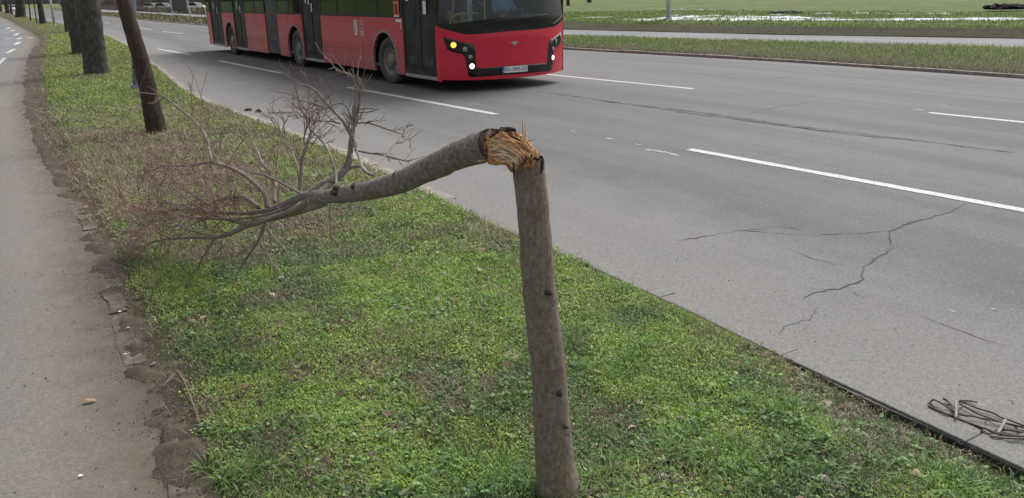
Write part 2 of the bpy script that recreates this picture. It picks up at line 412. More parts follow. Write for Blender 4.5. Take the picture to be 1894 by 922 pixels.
def median_z(X, Y, t):
    return .02 + .13 * np.clip(t * 9, 0, 1) * np.clip((1 - t) * 9, 0, 1) + .05 * (fbm(X, Y, 1.1, 8) - .5)
sheet('median_soil', LV, ex(E_med, LV) + .12, ex(E_mfar, LV) - .05, 18, median_z, M['soil'])
def lawn_z(X, Y, t):
    d = (X - ex(E_far, Y)) * CO
    return .42 * np.clip(d / 2.2, 0, 1) + .08 * (fbm(X, Y, 2.5, 5) - .5) * np.clip(d / 2, 0, 1) + .3 * np.clip((d - 12) / 60, 0, 1)
sheet('lawn', LV, ex(E_far, LV), ex(E_far, LV) + 260, 90, lawn_z, M['lawn'], pw=2.6)

def bank(name, E, off, width, mat, z0, z1):
    Y = LV[(LV < 150)]
    return sheet(name, Y, ex(E, Y) + off, ex(E, Y) + off + width, 6, lambda X, YY, t: z0 + (z1 - z0) * t + .05 * fbm(X, YY, .6, 4), mat)
M['bank'] = soil('bank_soil', (.05, .045, .028), (.075, .07, .04), (.09, .10, .04))
bank('soil_bank', E_far, -.02, 1.4, M['bank'], .0, .27)

# kerbs: stones butted end to end along the edge, one structure object per kerb
def kerb(name, E, y0, y1, w_, ztop, zbot, mat, side=-1, gap=.012, L=.95, jit=.006):
    bm = bmesh.new(); Y = y1
    while Y > y0:
        stp = L * .83 * (1 if Y < 30 else 2.5); a = Vector((float(ex(E, Y)), Y)); b = Vector((float(ex(E, Y - stp)), Y - stp))
        d = (b - a).normalized(); n = Vector((-d.y, d.x)) * side; a2 = a + d * gap; b2 = b - d * gap
        j = random.uniform(-jit, jit); jo = n * random.uniform(-jit, jit) * 1.5
        P = [a2 + jo, b2 + jo, b2 + n * w_ + jo, a2 + n * w_ + jo]
        vb = [bm.verts.new((p.x, p.y, zbot)) for p in P]; vt = [bm.verts.new((p.x, p.y, ztop + j)) for p in P]
        bm.faces.new(vt); bm.faces.new(vb[::-1])
        for q in range(4): bm.faces.new((vb[q], vb[(q + 1) % 4], vt[(q + 1) % 4], vt[q]))
        Y -= stp
    bmesh.ops.recalc_face_normals(bm, faces=bm.faces)
    bmesh.ops.bevel(bm, geom=bm.edges[:], offset=.003, segments=1, affect='EDGES')
    return tag(bm_obj(name, bm, mat), kind='structure')
kerb('kerb', E_kerb, -6, 6.6, .13, .014, -.16, M['kerb'], side=1, jit=.0015, gap=.0015)
kerb('kerb_far', E_kerb, 6.62, 60, .15, .022, -.12, M['kerb_pale'], side=1, L=.9, jit=.008, gap=.006)
kerb('median_kerb', E_med, -5, 120, .14, .07, -.1, M['kerb_pale'], side=1, jit=.012)
# near kerb's face towards the grass, its shade painted on as a dark colour
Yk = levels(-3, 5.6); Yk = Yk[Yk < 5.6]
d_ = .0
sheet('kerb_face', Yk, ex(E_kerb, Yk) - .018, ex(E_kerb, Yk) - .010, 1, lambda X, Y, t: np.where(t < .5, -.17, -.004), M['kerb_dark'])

# path edging: cracked pale stones partly under the soil
def edging():
    bm = bmesh.new(); Y = 7.5
    while Y > -2:
        L = random.uniform(.35, .8); gap = random.random() < .28 and Y < 9
        a = Vector((float(ex(E_path, Y)), Y)); b = Vector((float(ex(E_path, Y - L * .83)), Y - L * .83))
        if not gap:
            d = (b - a).normalized(); n = Vector((-d.y, d.x)); tw = random.uniform(-.02, .02)
            P = []
            m = 5
            for k_ in range(m + 1): P.append(a.lerp(b, k_ / m) + n * (-.055 + tw + random.uniform(-.012, .012)))
            for k_ in range(m, -1, -1): P.append(a.lerp(b, k_ / m) + n * (.045 + tw + random.uniform(-.02, .02)))
            z = random.uniform(-.004, .005)
            vt = [bm.verts.new((p.x, p.y, z)) for p in P]; vb = [bm.verts.new((p.x, p.y, -.1)) for p in P]
            bm.faces.new(vt)
            for q in range(len(P)): bm.faces.new((vb[q], vb[(q + 1) % len(P)], vt[(q + 1) % len(P)], vt[q]))
        Y -= L * .83 + .02
    bmesh.ops.recalc_face_normals(bm, faces=bm.faces)
    return tag(bm_obj('path_edging', bm, M['edging']), kind='structure')
k = N('edging_stone'); f = k.noise(9, 6, .7, k.coord()); M['edging'] = k.set(k.ramp(f, [(.40, (.065, .052, .042)), (.54, (.11, .09, .072)), (.68, (.20, .17, .14))]), .9)
edging()

def blob(cx, cy, rx, ry, rot=0, n=22, rough=.35, seed=0):
    out = []
    for k_ in range(n):
        a = 2 * PI * k_ / n; r = 1 + rough * mnoise.noise(Vector((math.cos(a) * 1.6, math.sin(a) * 1.6, seed * 3.1))) * 1.6
        x, y = rx * r * math.cos(a), ry * r * math.sin(a)
        out.append((cx + x * math.cos(rot) - y * math.sin(rot), cy + x * math.sin(rot) + y * math.cos(rot)))
    return out
# bare dirty soil that spills over the path edging
def soil_strip():
    Yl = levels(-1, 34); Yl = np.concatenate([np.arange(-1, 8, .02), np.arange(8, 34, .06)]); nx = 36
    t = np.linspace(0, 1, nx + 1); e = ex(E_path, Yl)[:, None]; wide = np.interp(Yl, [-1, 5, 8, 34], [.34, .38, .45, .6])[:, None]
    X = e + (-wide + (wide + .38) * t[None]) / CO; Y = np.repeat(Yl[:, None], nx + 1, 1)
    d = (X - e) * CO                                                   # + inside the grass, - on the path
    f = fbm(X, Y, .30, 51); g = fbm(X, Y, .07, 52); g2 = vnoise(X, Y, .022, 54)
    bump = 0 * X
    for (x, y, rr, h) in [(205, 455, .17, .05), (178, 500, .15, .04), (200, 540, .13, .045), (232, 600, .13, .05), (236, 645, .11, .05), (246, 690, .06, .03), (305, 770, .10, .045), (345, 840, .12, .055), (165, 440, .12, .04), (330, 800, .08, .04)]:
        c_ = G(x, y); bump = np.maximum(bump, h * np.exp(-((X - c_.x) ** 2 + (Y - c_.y) ** 2) / rr ** 2))
    far = np.clip((Y - 5.5) / 3, 0, 1)
    reach = .02 + (.16 * far) * fbm(X, Y, .8, 55)
    Z = -.0265 + .042 * f + .014 * (g - .5) + .006 * (g2 - .5) + bump * .55 * (.5 + 1.0 * (g - .2)) - .26 * np.clip(-d - reach, 0, 1) + .012 * far - .03 * np.clip((d - .25) / .1, 0, 1)
    V = np.stack([X, Y, Z], -1).reshape(-1, 3); i, j = np.meshgrid(np.arange(len(Yl) - 1), np.arange(nx), indexing='ij'); a = (i * (nx + 1) + j).ravel()
    return tag(fast_mesh('soil_strip', V, np.stack([a, a + 1, a + nx + 2, a + nx + 1], -1), M['bare'], smooth=True), kind='structure')
soil_strip()

# lane dashes and old markings
def dash(bm, a, b, w_, z=.004):
    d = (b - a).normalized(); n = Vector((-d.y, d.x, 0)) * w_ / 2
    m = max(2, int((b - a).length / .25)); L, R = [], []
    for i in range(m + 1):
        p = a.lerp(b, i / m); jl = random.uniform(-.006, .006); jr = random.uniform(-.006, .006)
        L.append(bm.verts.new((p.x + n.x * (1 + jl / w_ * 2), p.y + n.y * (1 + jl / w_ * 2), z))); R.append(bm.verts.new((p.x - n.x * (1 + jr / w_ * 2), p.y - n.y * (1 + jr / w_ * 2), z)))
    for i in range(m): bm.faces.new((L[i], R[i], R[i + 1], L[i + 1]))
bm = bmesh.new()
l1 = G(1894, 390) - G(1275, 277); l1.normalize()
D1 = [((292, 91), (353, 102)), ((405, 113), (520, 136)), ((643, 162), (918, 212)), ((384, 68.5), (405, 71)), ((300, 58.5), (338, 63)), ((257, 51.5), (281, 55)), ((214, 47), (230, 47.5)), ((193, 42), (202, 43.5)), ((1000, 137), (1283, 165))]
for a, b in D1: dash(bm, G(*a), G(*b), .125)
dash(bm, G(1275, 277), G(1275, 277) + l1 * 6.2, .125)
a = G(1718, 209); dd = (G(1894, 227) - a).normalized(); dash(bm, a, a + dd * 5.0, .12)
bmesh.ops.recalc_face_normals(bm, faces=bm.faces)
tag(bm_obj('road_markings', bm, M['paint']), kind='structure')
bm = bmesh.new()
for a, b in [((-6, 121), (9, 108)), ((13, 99), (27, 91)), ((29, 83), (36, 78)), ((33, 73), (39, 70)), ((27, 66), (34, 62)), ((20, 58), (26, 56)), ((13, 54), (18, 52)), ((10, 72), (17, 71)), ((53, 70), (60, 71))]:
    dash(bm, G(*a), G(*b), .13 if b[1] > 90 else .2)
tag(bm_obj('path_markings', bm, M['paint']), kind='structure')
bm = bmesh.new()
for x, y, r in [(1200, 278, .05), (1222, 281, .06), (1128, 257, .05), (1245, 286, .05), (1180, 268, .03), (1060, 243, .03), (1700, 204, .06), (1745, 196, .04), (1760, 576, .012), (1838, 573, .014)]:
    p = G(x, y); pts = blob(p.x, p.y, r * 1.8, r * .6, -.95, 10, .6, x)
    bm.faces.new([bm.verts.new((q[0], q[1], .003)) for q in pts])
tag(bm_obj('worn_paint_flecks', bm, M['worn']), kind='structure')

# cracks in the asphalt
def crack_lines():
    V, F = [], []
    def run(px, w_, rough=1.0, seed=0):
        rs = random.Random(seed); P = [G(*q) for q in px]; pts = []
        for i in range(len(P) - 1):
            m = max(3, int((P[i + 1] - P[i]).length / .035)); d = (P[i + 1] - P[i]).normalized(); n = Vector((-d.y, d.x, 0))
            for k_ in range(m):
                q = P[i].lerp(P[i + 1], k_ / m); s = (q.x * 7 + q.y * 5)
                pts.append(q + n * (.03 * rough * mnoise.noise(Vector((s, seed, 0))) + .012 * rough * rs.uniform(-1, 1)))
        pts.append(P[-1]); b = len(V); m = len(pts)
        for i, q in enumerate(pts):
            d = (pts[min(i + 1, m - 1)] - pts[max(0, i - 1)]).normalized(); n = Vector((-d.y, d.x, 0))
            tap = min(1, i / 6, (m - 1 - i) / 6)
            ww = w_ * tap * max(.28, .8 + 1.9 * mnoise.noise(Vector((i * .21, seed * 7.7, 2)))) * .5
            V.append(q + n * ww + Vector((0, 0, .0025))); V.append(q - n * ww + Vector((0, 0, .0025)))
        for i in range(m - 1): F.append((b + 2 * i, b + 2 * i + 1, b + 2 * i + 3, b + 2 * i + 2))
    run([(985, 168), (1040, 175), (1150, 191), (1260, 204), (1380, 220), (1500, 237), (1640, 254), (1894, 285)], .038, 1.6, 1)
    run([(1100, 186), (1200, 199), (1300, 214), (1450, 234), (1560, 246)], .028, 1.8, 2)
    run([(1010, 173), (1090, 183), (1180, 197), (1290, 209), (1420, 228), (1530, 244)], .016, 2.6, 22)
    run([(1340, 218), (1450, 231), (1560, 247), (1700, 262)], .016, 2.4, 23)
    run([(1240, 206), (1380, 224), (1520, 243), (1640, 257)], .022, 2.0, 12)
    run([(1385, 211), (1440, 198), (1500, 190)], .016, 1, 3)
    run([(1425, 148), (1475, 141)], .02, 1, 4)
    run([(1786, 377), (1755, 394), (1692, 411), (1645, 427), (1590, 432), (1500, 436), (1370, 427), (1240, 448)], .009, .8, 5)
    run([(1692, 411), (1660, 424), (1643, 430), (1650, 462), (1622, 478), (1597, 494), (1593, 520), (1562, 533), (1510, 540), (1484, 556)], .0105, .9, 6)
    run([(1438, 412), (1470, 424), (1505, 435)], .006, .8, 7)
    run([(1450, 455), (1500, 478), (1548, 490), (1597, 492)], .005, .8, 8)
    run([(1513, 567), (1497, 592), (1450, 605), (1440, 625)], .006, .8, 9)
    run([(1562, 533), (1585, 545), (1600, 556)], .005, .6, 10)
    run([(1680, 578), (1790, 618), (1894, 652)], .004, .8, 11)
    run([(1330, 428), (1380, 426), (1440, 420), (1505, 428)], .005, .9, 13)
    return tag(mesh_obj('road_cracks', V, F, M['crack']), kind='structure')
crack_lines()
# ------------------------------------------------------------------ grass and ground cover
def spot_w(X, Y, lst, soft=1.0):
    """0..1 weight of elliptical spots given as photograph pixels with a ground radius"""
    w_ = np.zeros_like(X)
    for (x, y, r) in lst:
        p = G(x, y); w_ = np.maximum(w_, np.exp(-(((X - p.x) ** 2 + (Y - p.y) ** 2) / (r * r)) * soft))
    return w_
BARE = [(182, 147, .7), (150, 106, .9), (296, 254, .45), (1040, 926, .13), (1000, 800, .1), (900, 720, .12), (640, 600, .14), (1130, 780, .12), (380, 760, .12), (560, 700, .12), (690, 690, .20), (780, 720, .16), (540, 560, .12), (480, 640, .10), (430, 745, .11), (560, 430, .35), (610, 880, .13), (470, 560, .12), (330, 290, .55), (250, 300, .6), (300, 345, .4), (210, 330, .4), (160, 300, .5), (290, 285, .5), (230, 270, .5), (170, 260, .5), (350, 330, .5), (270, 330, .4), (200, 370, .4), (240, 400, .3), (400, 330, .4), (78, 82, 1.5), (1240, 880, .15), (700, 640, .10), (850, 760, .09), (360, 600, .16), (680, 740, .07), (450, 470, .3), (380, 480, .3), (330, 700, .1), (740, 800, .1), (520, 800, .09)]
BRIGHT = [(800, 560, .45), (900, 640, .3), (700, 540, .4), (850, 460, .5), (1150, 560, .4), (700, 850, .25), (1000, 560, .4), (560, 800, .2), (450, 800, .2), (820, 900, .2), (200, 110, 4), (240, 130, 2.5), (480, 290, .8), (240, 240, .5)]
DRYK = [(1100, 912, .10), (1060, 915, .10), (1410, 680, .17), (1490, 720, .18), (1570, 760, .16), (1680, 815, .15), (1760, 850, .10), (940, 440, .3), (480, 200, .8), (1300, 625, .08), (1640, 800, .13)]
TUFTS = [(1075, 905, .04, 30), (1000, 912, .05, 30), (1040, 921, .05, 30), (1270, 840, .12, 90), (1330, 860, .12, 80), (1230, 860, .10, 60), (1420, 760, .12, 60), (1470, 780, .12, 60), (1540, 830, .10, 40), (1160, 690, .10, 60), (1180, 665, .08, 40), (1090, 700, .08, 30), (1740, 900, .14, 90), (1800, 905, .12, 60), (900, 885, .10, 50), (940, 900, .09, 50), (860, 860, .09, 40), (980, 905, .06, 40), (1090, 900, .06, 40), (1120, 880, .08, 40), (1600, 900, .1, 40), (420, 895, .05, 26), (450, 900, .06, 30), (470, 880, .08, 40), (1440, 860, .1, 50), (1500, 900, .1, 50), (760, 900, .08, 30), (560, 900, .08, 30), (1370, 900, .1, 40), (640, 905, .08, 30), (1060, 640, .07, 20), (380, 870, .04, 20)]
def sample_verge(bands, y_lo=0.9):
    xs, ys = [], []
    for (a, b, dens) in bands:
        Yg = np.linspace(a, b, 12); area = np.mean(ex(E_kerb, Yg) - ex(E_path, Yg)) * (b - a)
        n = int(area * dens); Y = RNG.uniform(a, b, n * 2); L, R = ex(E_path, Y), ex(E_kerb, Y); W = R - L
        keep = RNG.random(n * 2) < W / W.max(); Y, L, W = Y[keep][:n], L[keep][:n], W[keep][:n]
        X = L + W * RNG.random(len(Y)); xs.append(X); ys.append(Y)
    return np.concatenate(xs), np.concatenate(ys)
PALW = np.array([(.29, .38, .075), (.19, .30, .07), (.13, .215, .07), (.085, .135, .055), (.38, .40, .19)])
def colours(X, Y, jit=.22):
    n = len(X); f = fbm(X, Y, .42, 21); g = fbm(X, Y, .16, 31); br = spot_w(X, Y, BRIGHT)
    t = np.clip((f - .36) / .22 + (g - .5) * 1.1 + .4 * br + RNG.normal(0, .16, n), 0, 1)
    c = PALW[3][None] * (1 - t[:, None]) + PALW[1][None] * t[:, None]
    hi = (t > .6) & (RNG.random(n) < .45 * np.clip((vnoise(X, Y, .11, 5) - .3) * 3, 0, 1)); c[hi] = PALW[0]
    hi2 = RNG.random(n) < .05; c[hi2] = PALW[4]
    lo = (t < .4) & (RNG.random(n) < .4); c[lo] = PALW[2]
    ob = (.38 * np.clip((Y - 5.5) / 2, 0, 1) * np.clip((15 - Y) / 4, 0, 1) * np.clip((fbm(X, Y, 1.4, 71) - .32) * 4, 0, 1))[:, None]; c = c * (1 - ob) + np.array((.21, .19, .095)) * ob
    far = np.clip((Y - 9) / 14, 0, 1)[:, None]; c = c * (1 - far) + np.array((.22, .26, .075)) * far
    return c * (1.16, 1.17, 1.05) * (1 + RNG.uniform(-jit, jit, (n, 1)))
def leaves(X, Y, Z, size, tilt, col):
    n = len(X); a = RNG.uniform(0, 2 * PI, n); ti = RNG.uniform(0, tilt, n)
    d = np.stack([np.cos(a) * np.cos(ti), np.sin(a) * np.cos(ti), np.sin(ti)], -1)
    ro = RNG.uniform(-.6, .6, n); s = np.stack([-np.sin(a) * np.cos(ro), np.cos(a) * np.cos(ro), np.sin(ro)], -1)
    P = np.stack([X, Y, Z], -1); L = size[:, None]; wd = L * RNG.uniform(.3, .5, n)[:, None]
    V = np.stack([P, P + d * L * .55 + s * wd, P + d * L, P + d * L * .55 - s * wd], 1).reshape(-1, 3)
    F = np.arange(n * 4).reshape(n, 4)
    return V, F, np.repeat(col, 4, 0)
def blades(X, Y, Z, ln, wd, lean, col, az=None):
    n = len(X); a = RNG.uniform(0, 2 * PI, n) if az is None else az
    h = np.stack([np.cos(a), np.sin(a), np.zeros(n)], -1); s = np.stack([-np.sin(a), np.cos(a), np.zeros(n)], -1)
    P = np.stack([X, Y, Z], -1); L = ln[:, None]; le = lean[:, None]; up = np.array([0, 0, 1.])[None]
    q1 = P + (h * np.sin(le * .35) + up * np.cos(le * .35)) * L * .38
    q2 = q1 + (h * np.sin(le * .9) + up * np.cos(le * .9)) * L * .34
    q3 = q2 + (h * np.sin(le * 1.5) + up * np.cos(le * 1.5)) * L * .30
    w0 = wd[:, None] * .5
    V = np.stack([P - s * w0, P + s * w0, q1 - s * w0 * .95, q1 + s * w0 * .95, q2 - s * w0 * .7, q2 + s * w0 * .7, q3 - s * w0 * .1, q3 + s * w0 * .1], 1).reshape(-1, 3)
    b = np.arange(n)[:, None] * 8
    F = np.concatenate([b + np.array([[0, 1, 3, 2]]), b + np.array([[2, 3, 5, 4]]), b + np.array([[4, 5, 7, 6]])], 0)
    return V, F, np.repeat(col, 8, 0)
class Acc:
    def __init__(s): s.v, s.f, s.c, s.n = [], [], [], 0
    def add(s, t): s.v.append(t[0]); s.f.append(t[1] + s.n); s.c.append(t[2]); s.n += len(t[0])
    def build(s, name, kind='stuff'):
        return tag(fast_mesh(name, np.concatenate(s.v), np.concatenate(s.f), M['leaf'], np.clip(np.concatenate(s.c), 0, 1)), kind=kind)
def edge_fade(X, Y):
    dl = (X - ex(E_path, Y)) * CO; dr = (ex(E_kerb, Y) - X) * CO
    wob = .10 * fbm(X, Y, .25, 77) + np.clip((Y - 6) / 6, 0, 1) * .10 * fbm(X, Y, .9, 78)
    return np.clip((dl - .03 - wob * (1 + Y * .03)) / (.12 + .012 * Y), 0, 1), dr
def grass():
    A = Acc()
    X, Y = sample_verge([(.9, 3.2, 31000), (3.2, 5, 23000), (5, 8, 12000), (8, 13, 5000), (13, 22, 1900), (22, 45, 380), (45, 110, 40)])
    el, dr = edge_fade(X, Y); bare = spot_w(X, Y, BARE); dryk = spot_w(X, Y, DRYK) * (dr < .45)
    nb = fbm(X, Y, .33, 91)
    p = el * (1 - .88 * bare) * (1 - .85 * dryk) * np.clip(.5 + (nb - .30) * 2.6, .2, 1)
    p *= np.where((Y < 4.8) & (dr < .06), 0, 1) * np.where((Y < 4.2) & (dr < .16), .35, 1)
    k_ = RNG.random(len(X)) < p; X, Y = X[k_], Y[k_]; n = len(X)
    lod = np.clip(Y / 4.2, 1, 9)
    hgt = .006 + .034 * fbm(X, Y, .13, 41) * RNG.random(n)
    A.add(leaves(X, Y, verge_z(X, Y) + hgt * np.minimum(lod, 1.6), RNG.uniform(.005, .0145, n) * lod ** .72, .8, colours(X, Y)))
    # broad-leaved weeds in loose rosettes
    X0, Y0 = sample_verge([(.9, 3.2, 150), (3.2, 5, 120), (5, 8, 60), (8, 13, 20)]); kk = vnoise(X0, Y0, .45, 303) > .45; X0, Y0 = X0[kk], Y0[kk]
    rep = 9; n0 = len(X0); X = np.repeat(X0, rep) + RNG.normal(0, .012, n0 * rep); Y = np.repeat(Y0, rep) + RNG.normal(0, .012, n0 * rep); el, dr = edge_fade(X, Y); kk = (el > .3) & (dr > .06); X, Y = X[kk], Y[kk]; n = len(X)
    wc = np.array([(.10, .19, .06), (.15, .27, .07), (.20, .31, .10), (.075, .14, .06)])[RNG.integers(0, 4, n)]
    A.add(leaves(X, Y, verge_z(X, Y) + RNG.uniform(.012, .036, n), RNG.uniform(.014, .028, n), .6, wc * RNG.uniform(.8, 1.2, (n, 1))))
    # short grass between
    X, Y = sample_verge([(.9, 3.2, 5600), (3.2, 5, 3800), (5, 8, 1500), (8, 13, 700), (13, 22, 300), (22, 45, 80), (45, 120, 14)])
    el, dr = edge_fade(X, Y); bare = spot_w(X, Y, BARE)
    k_ = (RNG.random(len(X)) < el * (1 - .7 * bare)) & ~((Y < 4.8) & (dr < .04)); X, Y = X[k_], Y[k_]; n = len(X); lod = np.clip(Y / 4.2, 1, 7)
    A.add(blades(X, Y, verge_z(X, Y), RNG.uniform(.025, .07, n) * np.minimum(lod, 1.5), RNG.uniform(.0015, .0035, n) * lod, RNG.uniform(.2, 1.3, n), colours(X, Y, .3) * .9))
    # tufts
    for (x, y, r, m) in TUFTS:
        p = G(x, y); m = int(m * 2.4); a = RNG.uniform(0, 2 * PI, m); rr = r * np.sqrt(RNG.random(m)) * .9
        X = p.x + np.cos(a) * rr; Y = p.y + np.sin(a) * rr
        base = np.array([(.10, .21, .045), (.15, .28, .055), (.20, .30, .09), (.075, .16, .04)])[RNG.integers(0, 4, m)]
        A.add(blades(X, Y, verge_z(X, Y), RNG.uniform(.04, .105, m), RNG.uniform(.002, .0045, m), RNG.uniform(.5, 1.7, m), base * RNG.uniform(.8, 1.2, (m, 1)), a + RNG.normal(0, .7, m)))
    # small random tufts everywhere
    X0, Y0 = sample_verge([(1, 3.2, 9), (3.2, 8, 7), (8, 20, 4), (20, 60, .8)])
    rep = 16; X = np.repeat(X0, rep); Y = np.repeat(Y0, rep); n = len(X); lod = np.clip(Y / 4.5, 1, 6)
    X = X + RNG.normal(0, .022, n) * lod ** .5; Y = Y + RNG.normal(0, .022, n) * lod ** .5
    el, dr = edge_fade(X, Y); k_ = (el > .2) & (dr > .05); X, Y, lod = X[k_], Y[k_], lod[k_]; n = len(X)
    A.add(blades(X, Y, verge_z(X, Y), RNG.uniform(.04, .10, n), RNG.uniform(.002, .004, n) * lod, RNG.uniform(.2, 1.4, n), colours(X, Y, .2)))
    A.build('grass')
    # straw and dead grass
    S = Acc()
    X, Y = sample_verge([(.9, 3.2, 6500), (3.2, 5, 5200), (5, 8, 5000), (8, 13, 2600), (13, 22, 300), (22, 45, 60)])
    el, dr = edge_fade(X, Y); bare = spot_w(X, Y, BARE); dryk = spot_w(X, Y, DRYK) * ((dr < .5) | (X < .5))
    f = fbm(X, Y, .28, 61)
    p = np.clip(.06 + .7 * bare + 1.1 * dryk + np.clip((f - .50) * 2.8, 0, .65) + .12 * ((Y > 6) & (Y < 14)) + .22 * np.exp(-((X - ex(E_path, Y)) / .25) ** 2), 0, 1) * np.clip(el + .35, 0, 1)
    k_ = RNG.random(len(X)) < p; X, Y = X[k_], Y[k_]; n = len(X); lod = np.clip(Y / 4.2, 1, 6)
    c = np.array([(.34, .29, .20), (.25, .20, .13), (.42, .37, .27), (.16, .11, .075), (.30, .21, .13)])[RNG.integers(0, 5, n)] * RNG.uniform(.7, 1.1, (n, 1))
    S.add(blades(X, Y, verge_z(X, Y) + RNG.uniform(.002, .02, n), RNG.uniform(.02, .075, n) * np.minimum(lod, 2), RNG.uniform(.001, .003, n) * lod, RNG.uniform(1.0, 1.9, n), c))
    S.build('dead_grass')
    # median and far lawn edge
    Q = Acc()
    def strip(n, y0, y1, xf0, xf1, zf, lo, hi, wd, cols, dn=1.0):
        u = RNG.random(n); Y = y0 + (y1 - y0) * u ** dn; L, R = xf0(Y), xf1(Y); X = L + (R - L) * RNG.random(n); t = (X - L) / (R - L)
        lod = np.clip(Y / 14, 1, 6); c = np.array(cols)[RNG.integers(0, len(cols), n)] * (.75 + .5 * fbm(X, Y, .8, 13))[:, None]
        Q.add(blades(X, Y, zf(X, Y, t), RNG.uniform(lo, hi, n) * (.45 + 1.1 * fbm(X, Y, 1.3, 19)), wd * lod * RNG.uniform(.6, 1.3, n), RNG.uniform(.2, 1.5, n), c * RNG.uniform(.8, 1.2, (n, 1))))
    gc = [(.20, .30, .05), (.15, .26, .045), (.24, .32, .08), (.11, .19, .04), (.24, .24, .11)]
    def mz(X, Y, t):
        tt = (X - ex(E_med, Y) - .12) / (ex(E_mfar, Y) - .05 - ex(E_med, Y) - .12); return median_z(X, Y, tt)
    strip(75000, 9, 48, lambda Y: ex(E_med, Y) + .22 + .3 * vnoise(Y, Y, .5, 3), lambda Y: ex(E_mfar, Y) - .1, mz, .05, .15, .006, gc, 1.3)
    strip(9000, 9, 48, lambda Y: ex(E_med, Y) + .12, lambda Y: ex(E_med, Y) + .5, mz, .04, .10, .006, [(.17, .12, .09), (.12, .085, .065), (.22, .17, .12), (.10, .12, .04)], 1.2)
    strip(6000, 48, 120, lambda Y: ex(E_med, Y) + .3, lambda Y: ex(E_mfar, Y) - .1, mz, .1, .25, .02, [(.12, .12, .05), (.15, .14, .08)])
    def lz(X, Y, t): return lawn_z(X, Y, 0)
    strip(14000, 14, 60, lambda Y: ex(E_far, Y) + .9, lambda Y: ex(E_far, Y) + 2.6, lz, .05, .12, .009, gc, 1.1)
    strip(60000, 14, 62, lambda Y: ex(E_far, Y) + 1.4, lambda Y: ex(E_far, Y) + 24, lz, .05, .16, .009, gc + [(.10, .17, .045)], 1.1)
    strip(9000, 14, 60, lambda Y: ex(E_far, Y) + .3, lambda Y: ex(E_far, Y) + 1.8, lz, .04, .12, .008, [(.16, .12, .09), (.11, .13, .045), (.20, .16, .11)], 1.1)
    Q.build('median_and_lawn_grass')
grass()

# leaf litter too small and too many to count
def litter():
    X, Y = sample_verge([(1, 3.2, 20), (3.2, 5, 30), (5, 8, 70), (8, 13, 60), (13, 22, 14)]); kk = (RNG.random(len(X)) < .35) | (vnoise(X, Y, .8, 404) > .5); X, Y = X[kk], Y[kk]; n = len(X); V, F, C = [], [], []
    for i in range(n):
        s = random.uniform(.008, .024) * (1 if Y[i] < 6 else 1.5); a = random.uniform(0, 6.28); z = float(verge_z(X[i:i + 1], Y[i:i + 1])[0]) + random.uniform(.015, .035); b = len(V)
        for k_ in range(6):
            t = a + k_ * PI / 3; r = s * random.uniform(.5, 1.2); V.append((X[i] + r * math.cos(t), Y[i] + r * math.sin(t), z + random.uniform(-.5, .7) * s))
        F.append((b, b + 1, b + 2, b + 3)); F.append((b, b + 3, b + 4, b + 5))
        c = random.choice([(.22, .16, .11), (.28, .24, .18), (.15, .09, .06), (.24, .19, .14), (.09, .06, .04)]); C += [c] * 6
    return tag(fast_mesh('leaf_litter', np.array(V), np.array(F), M['leaf'], np.array(C)), kind='stuff')
litter()
def grit():
    """small stones and crumbs along the road edge and the path"""
    V, F = [], []; rs = random.Random(9)
    for i in range(420):
        if i < 260: Y = 2.4 + 7 * rs.random() ** 1.5; X = float(ex(E_kerb, Y)) + abs(rs.gauss(0, .7)) + .05
        else: Y = 2.2 + 7 * rs.random(); X = float(ex(E_path, Y)) - abs(rs.gauss(0, .5)) - .02
        s = rs.uniform(.002, .0065); b = len(V)
        for (a, c, h) in [(1, 0, 0), (0, 1, 0), (-1, 0, 0), (0, -1, 0), (.2, .1, 1)]: V.append((X + s * a * rs.uniform(.6, 1.3), Y + s * c * rs.uniform(.6, 1.3), s * h - .0005))
        for k_ in range(4): F.append((b + k_, b + (k_ + 1) % 4, b + 4))
    return tag(mesh_obj('grit', V, F, M['grit']), kind='stuff')
M['grit'] = simple('grit_stone', (.12, .11, .10), .9, 0, .7, 3)
grit()
def crumbs():
    V, F, C = [], [], []; rs = random.Random(19); spots = [(205, 455, .17), (178, 500, .15), (200, 540, .13), (232, 600, .13), (236, 645, .11), (246, 690, .06), (305, 770, .10), (345, 840, .12), (165, 440, .12), (330, 800, .08), (60, 200, .5), (66, 150, .7), (70, 240, .4), (90, 290, .3), (120, 340, .25), (145, 390, .2)]
    S = [(G(x, y), r_) for x, y, r_ in spots]
    for i in range(6000):
        if i < 3000: c_, r_ = S[rs.randrange(len(S))]; X, Y = c_.x + rs.gauss(0, r_ * .75), c_.y + rs.gauss(0, r_ * .75)
        else:
            Y = 2.0 + 20 * rs.random() ** 1.6; X = float(ex(E_path, Y)) + rs.gauss(.02, .05 + .012 * Y)
        inside = X > float(ex(E_path, Y)) - .03; z = .004 if inside else -.004; s = rs.uniform(.0014, .005) * (1 + max(0, Y - 5) * .12); b = len(V)
        for (a, c, h) in [(1, 0, 0), (0, 1, 0), (-1, 0, 0), (0, -1, 0), (.2, .1, .8)]: V.append((X + s * a * rs.uniform(.5, 1.4), Y + s * c * rs.uniform(.5, 1.4), z + s * h))
        for k_ in range(4): F.append((b + k_, b + (k_ + 1) % 4, b + 4))
    return tag(mesh_obj('soil_crumbs', V, F, M['bare']), kind='stuff')
crumbs()

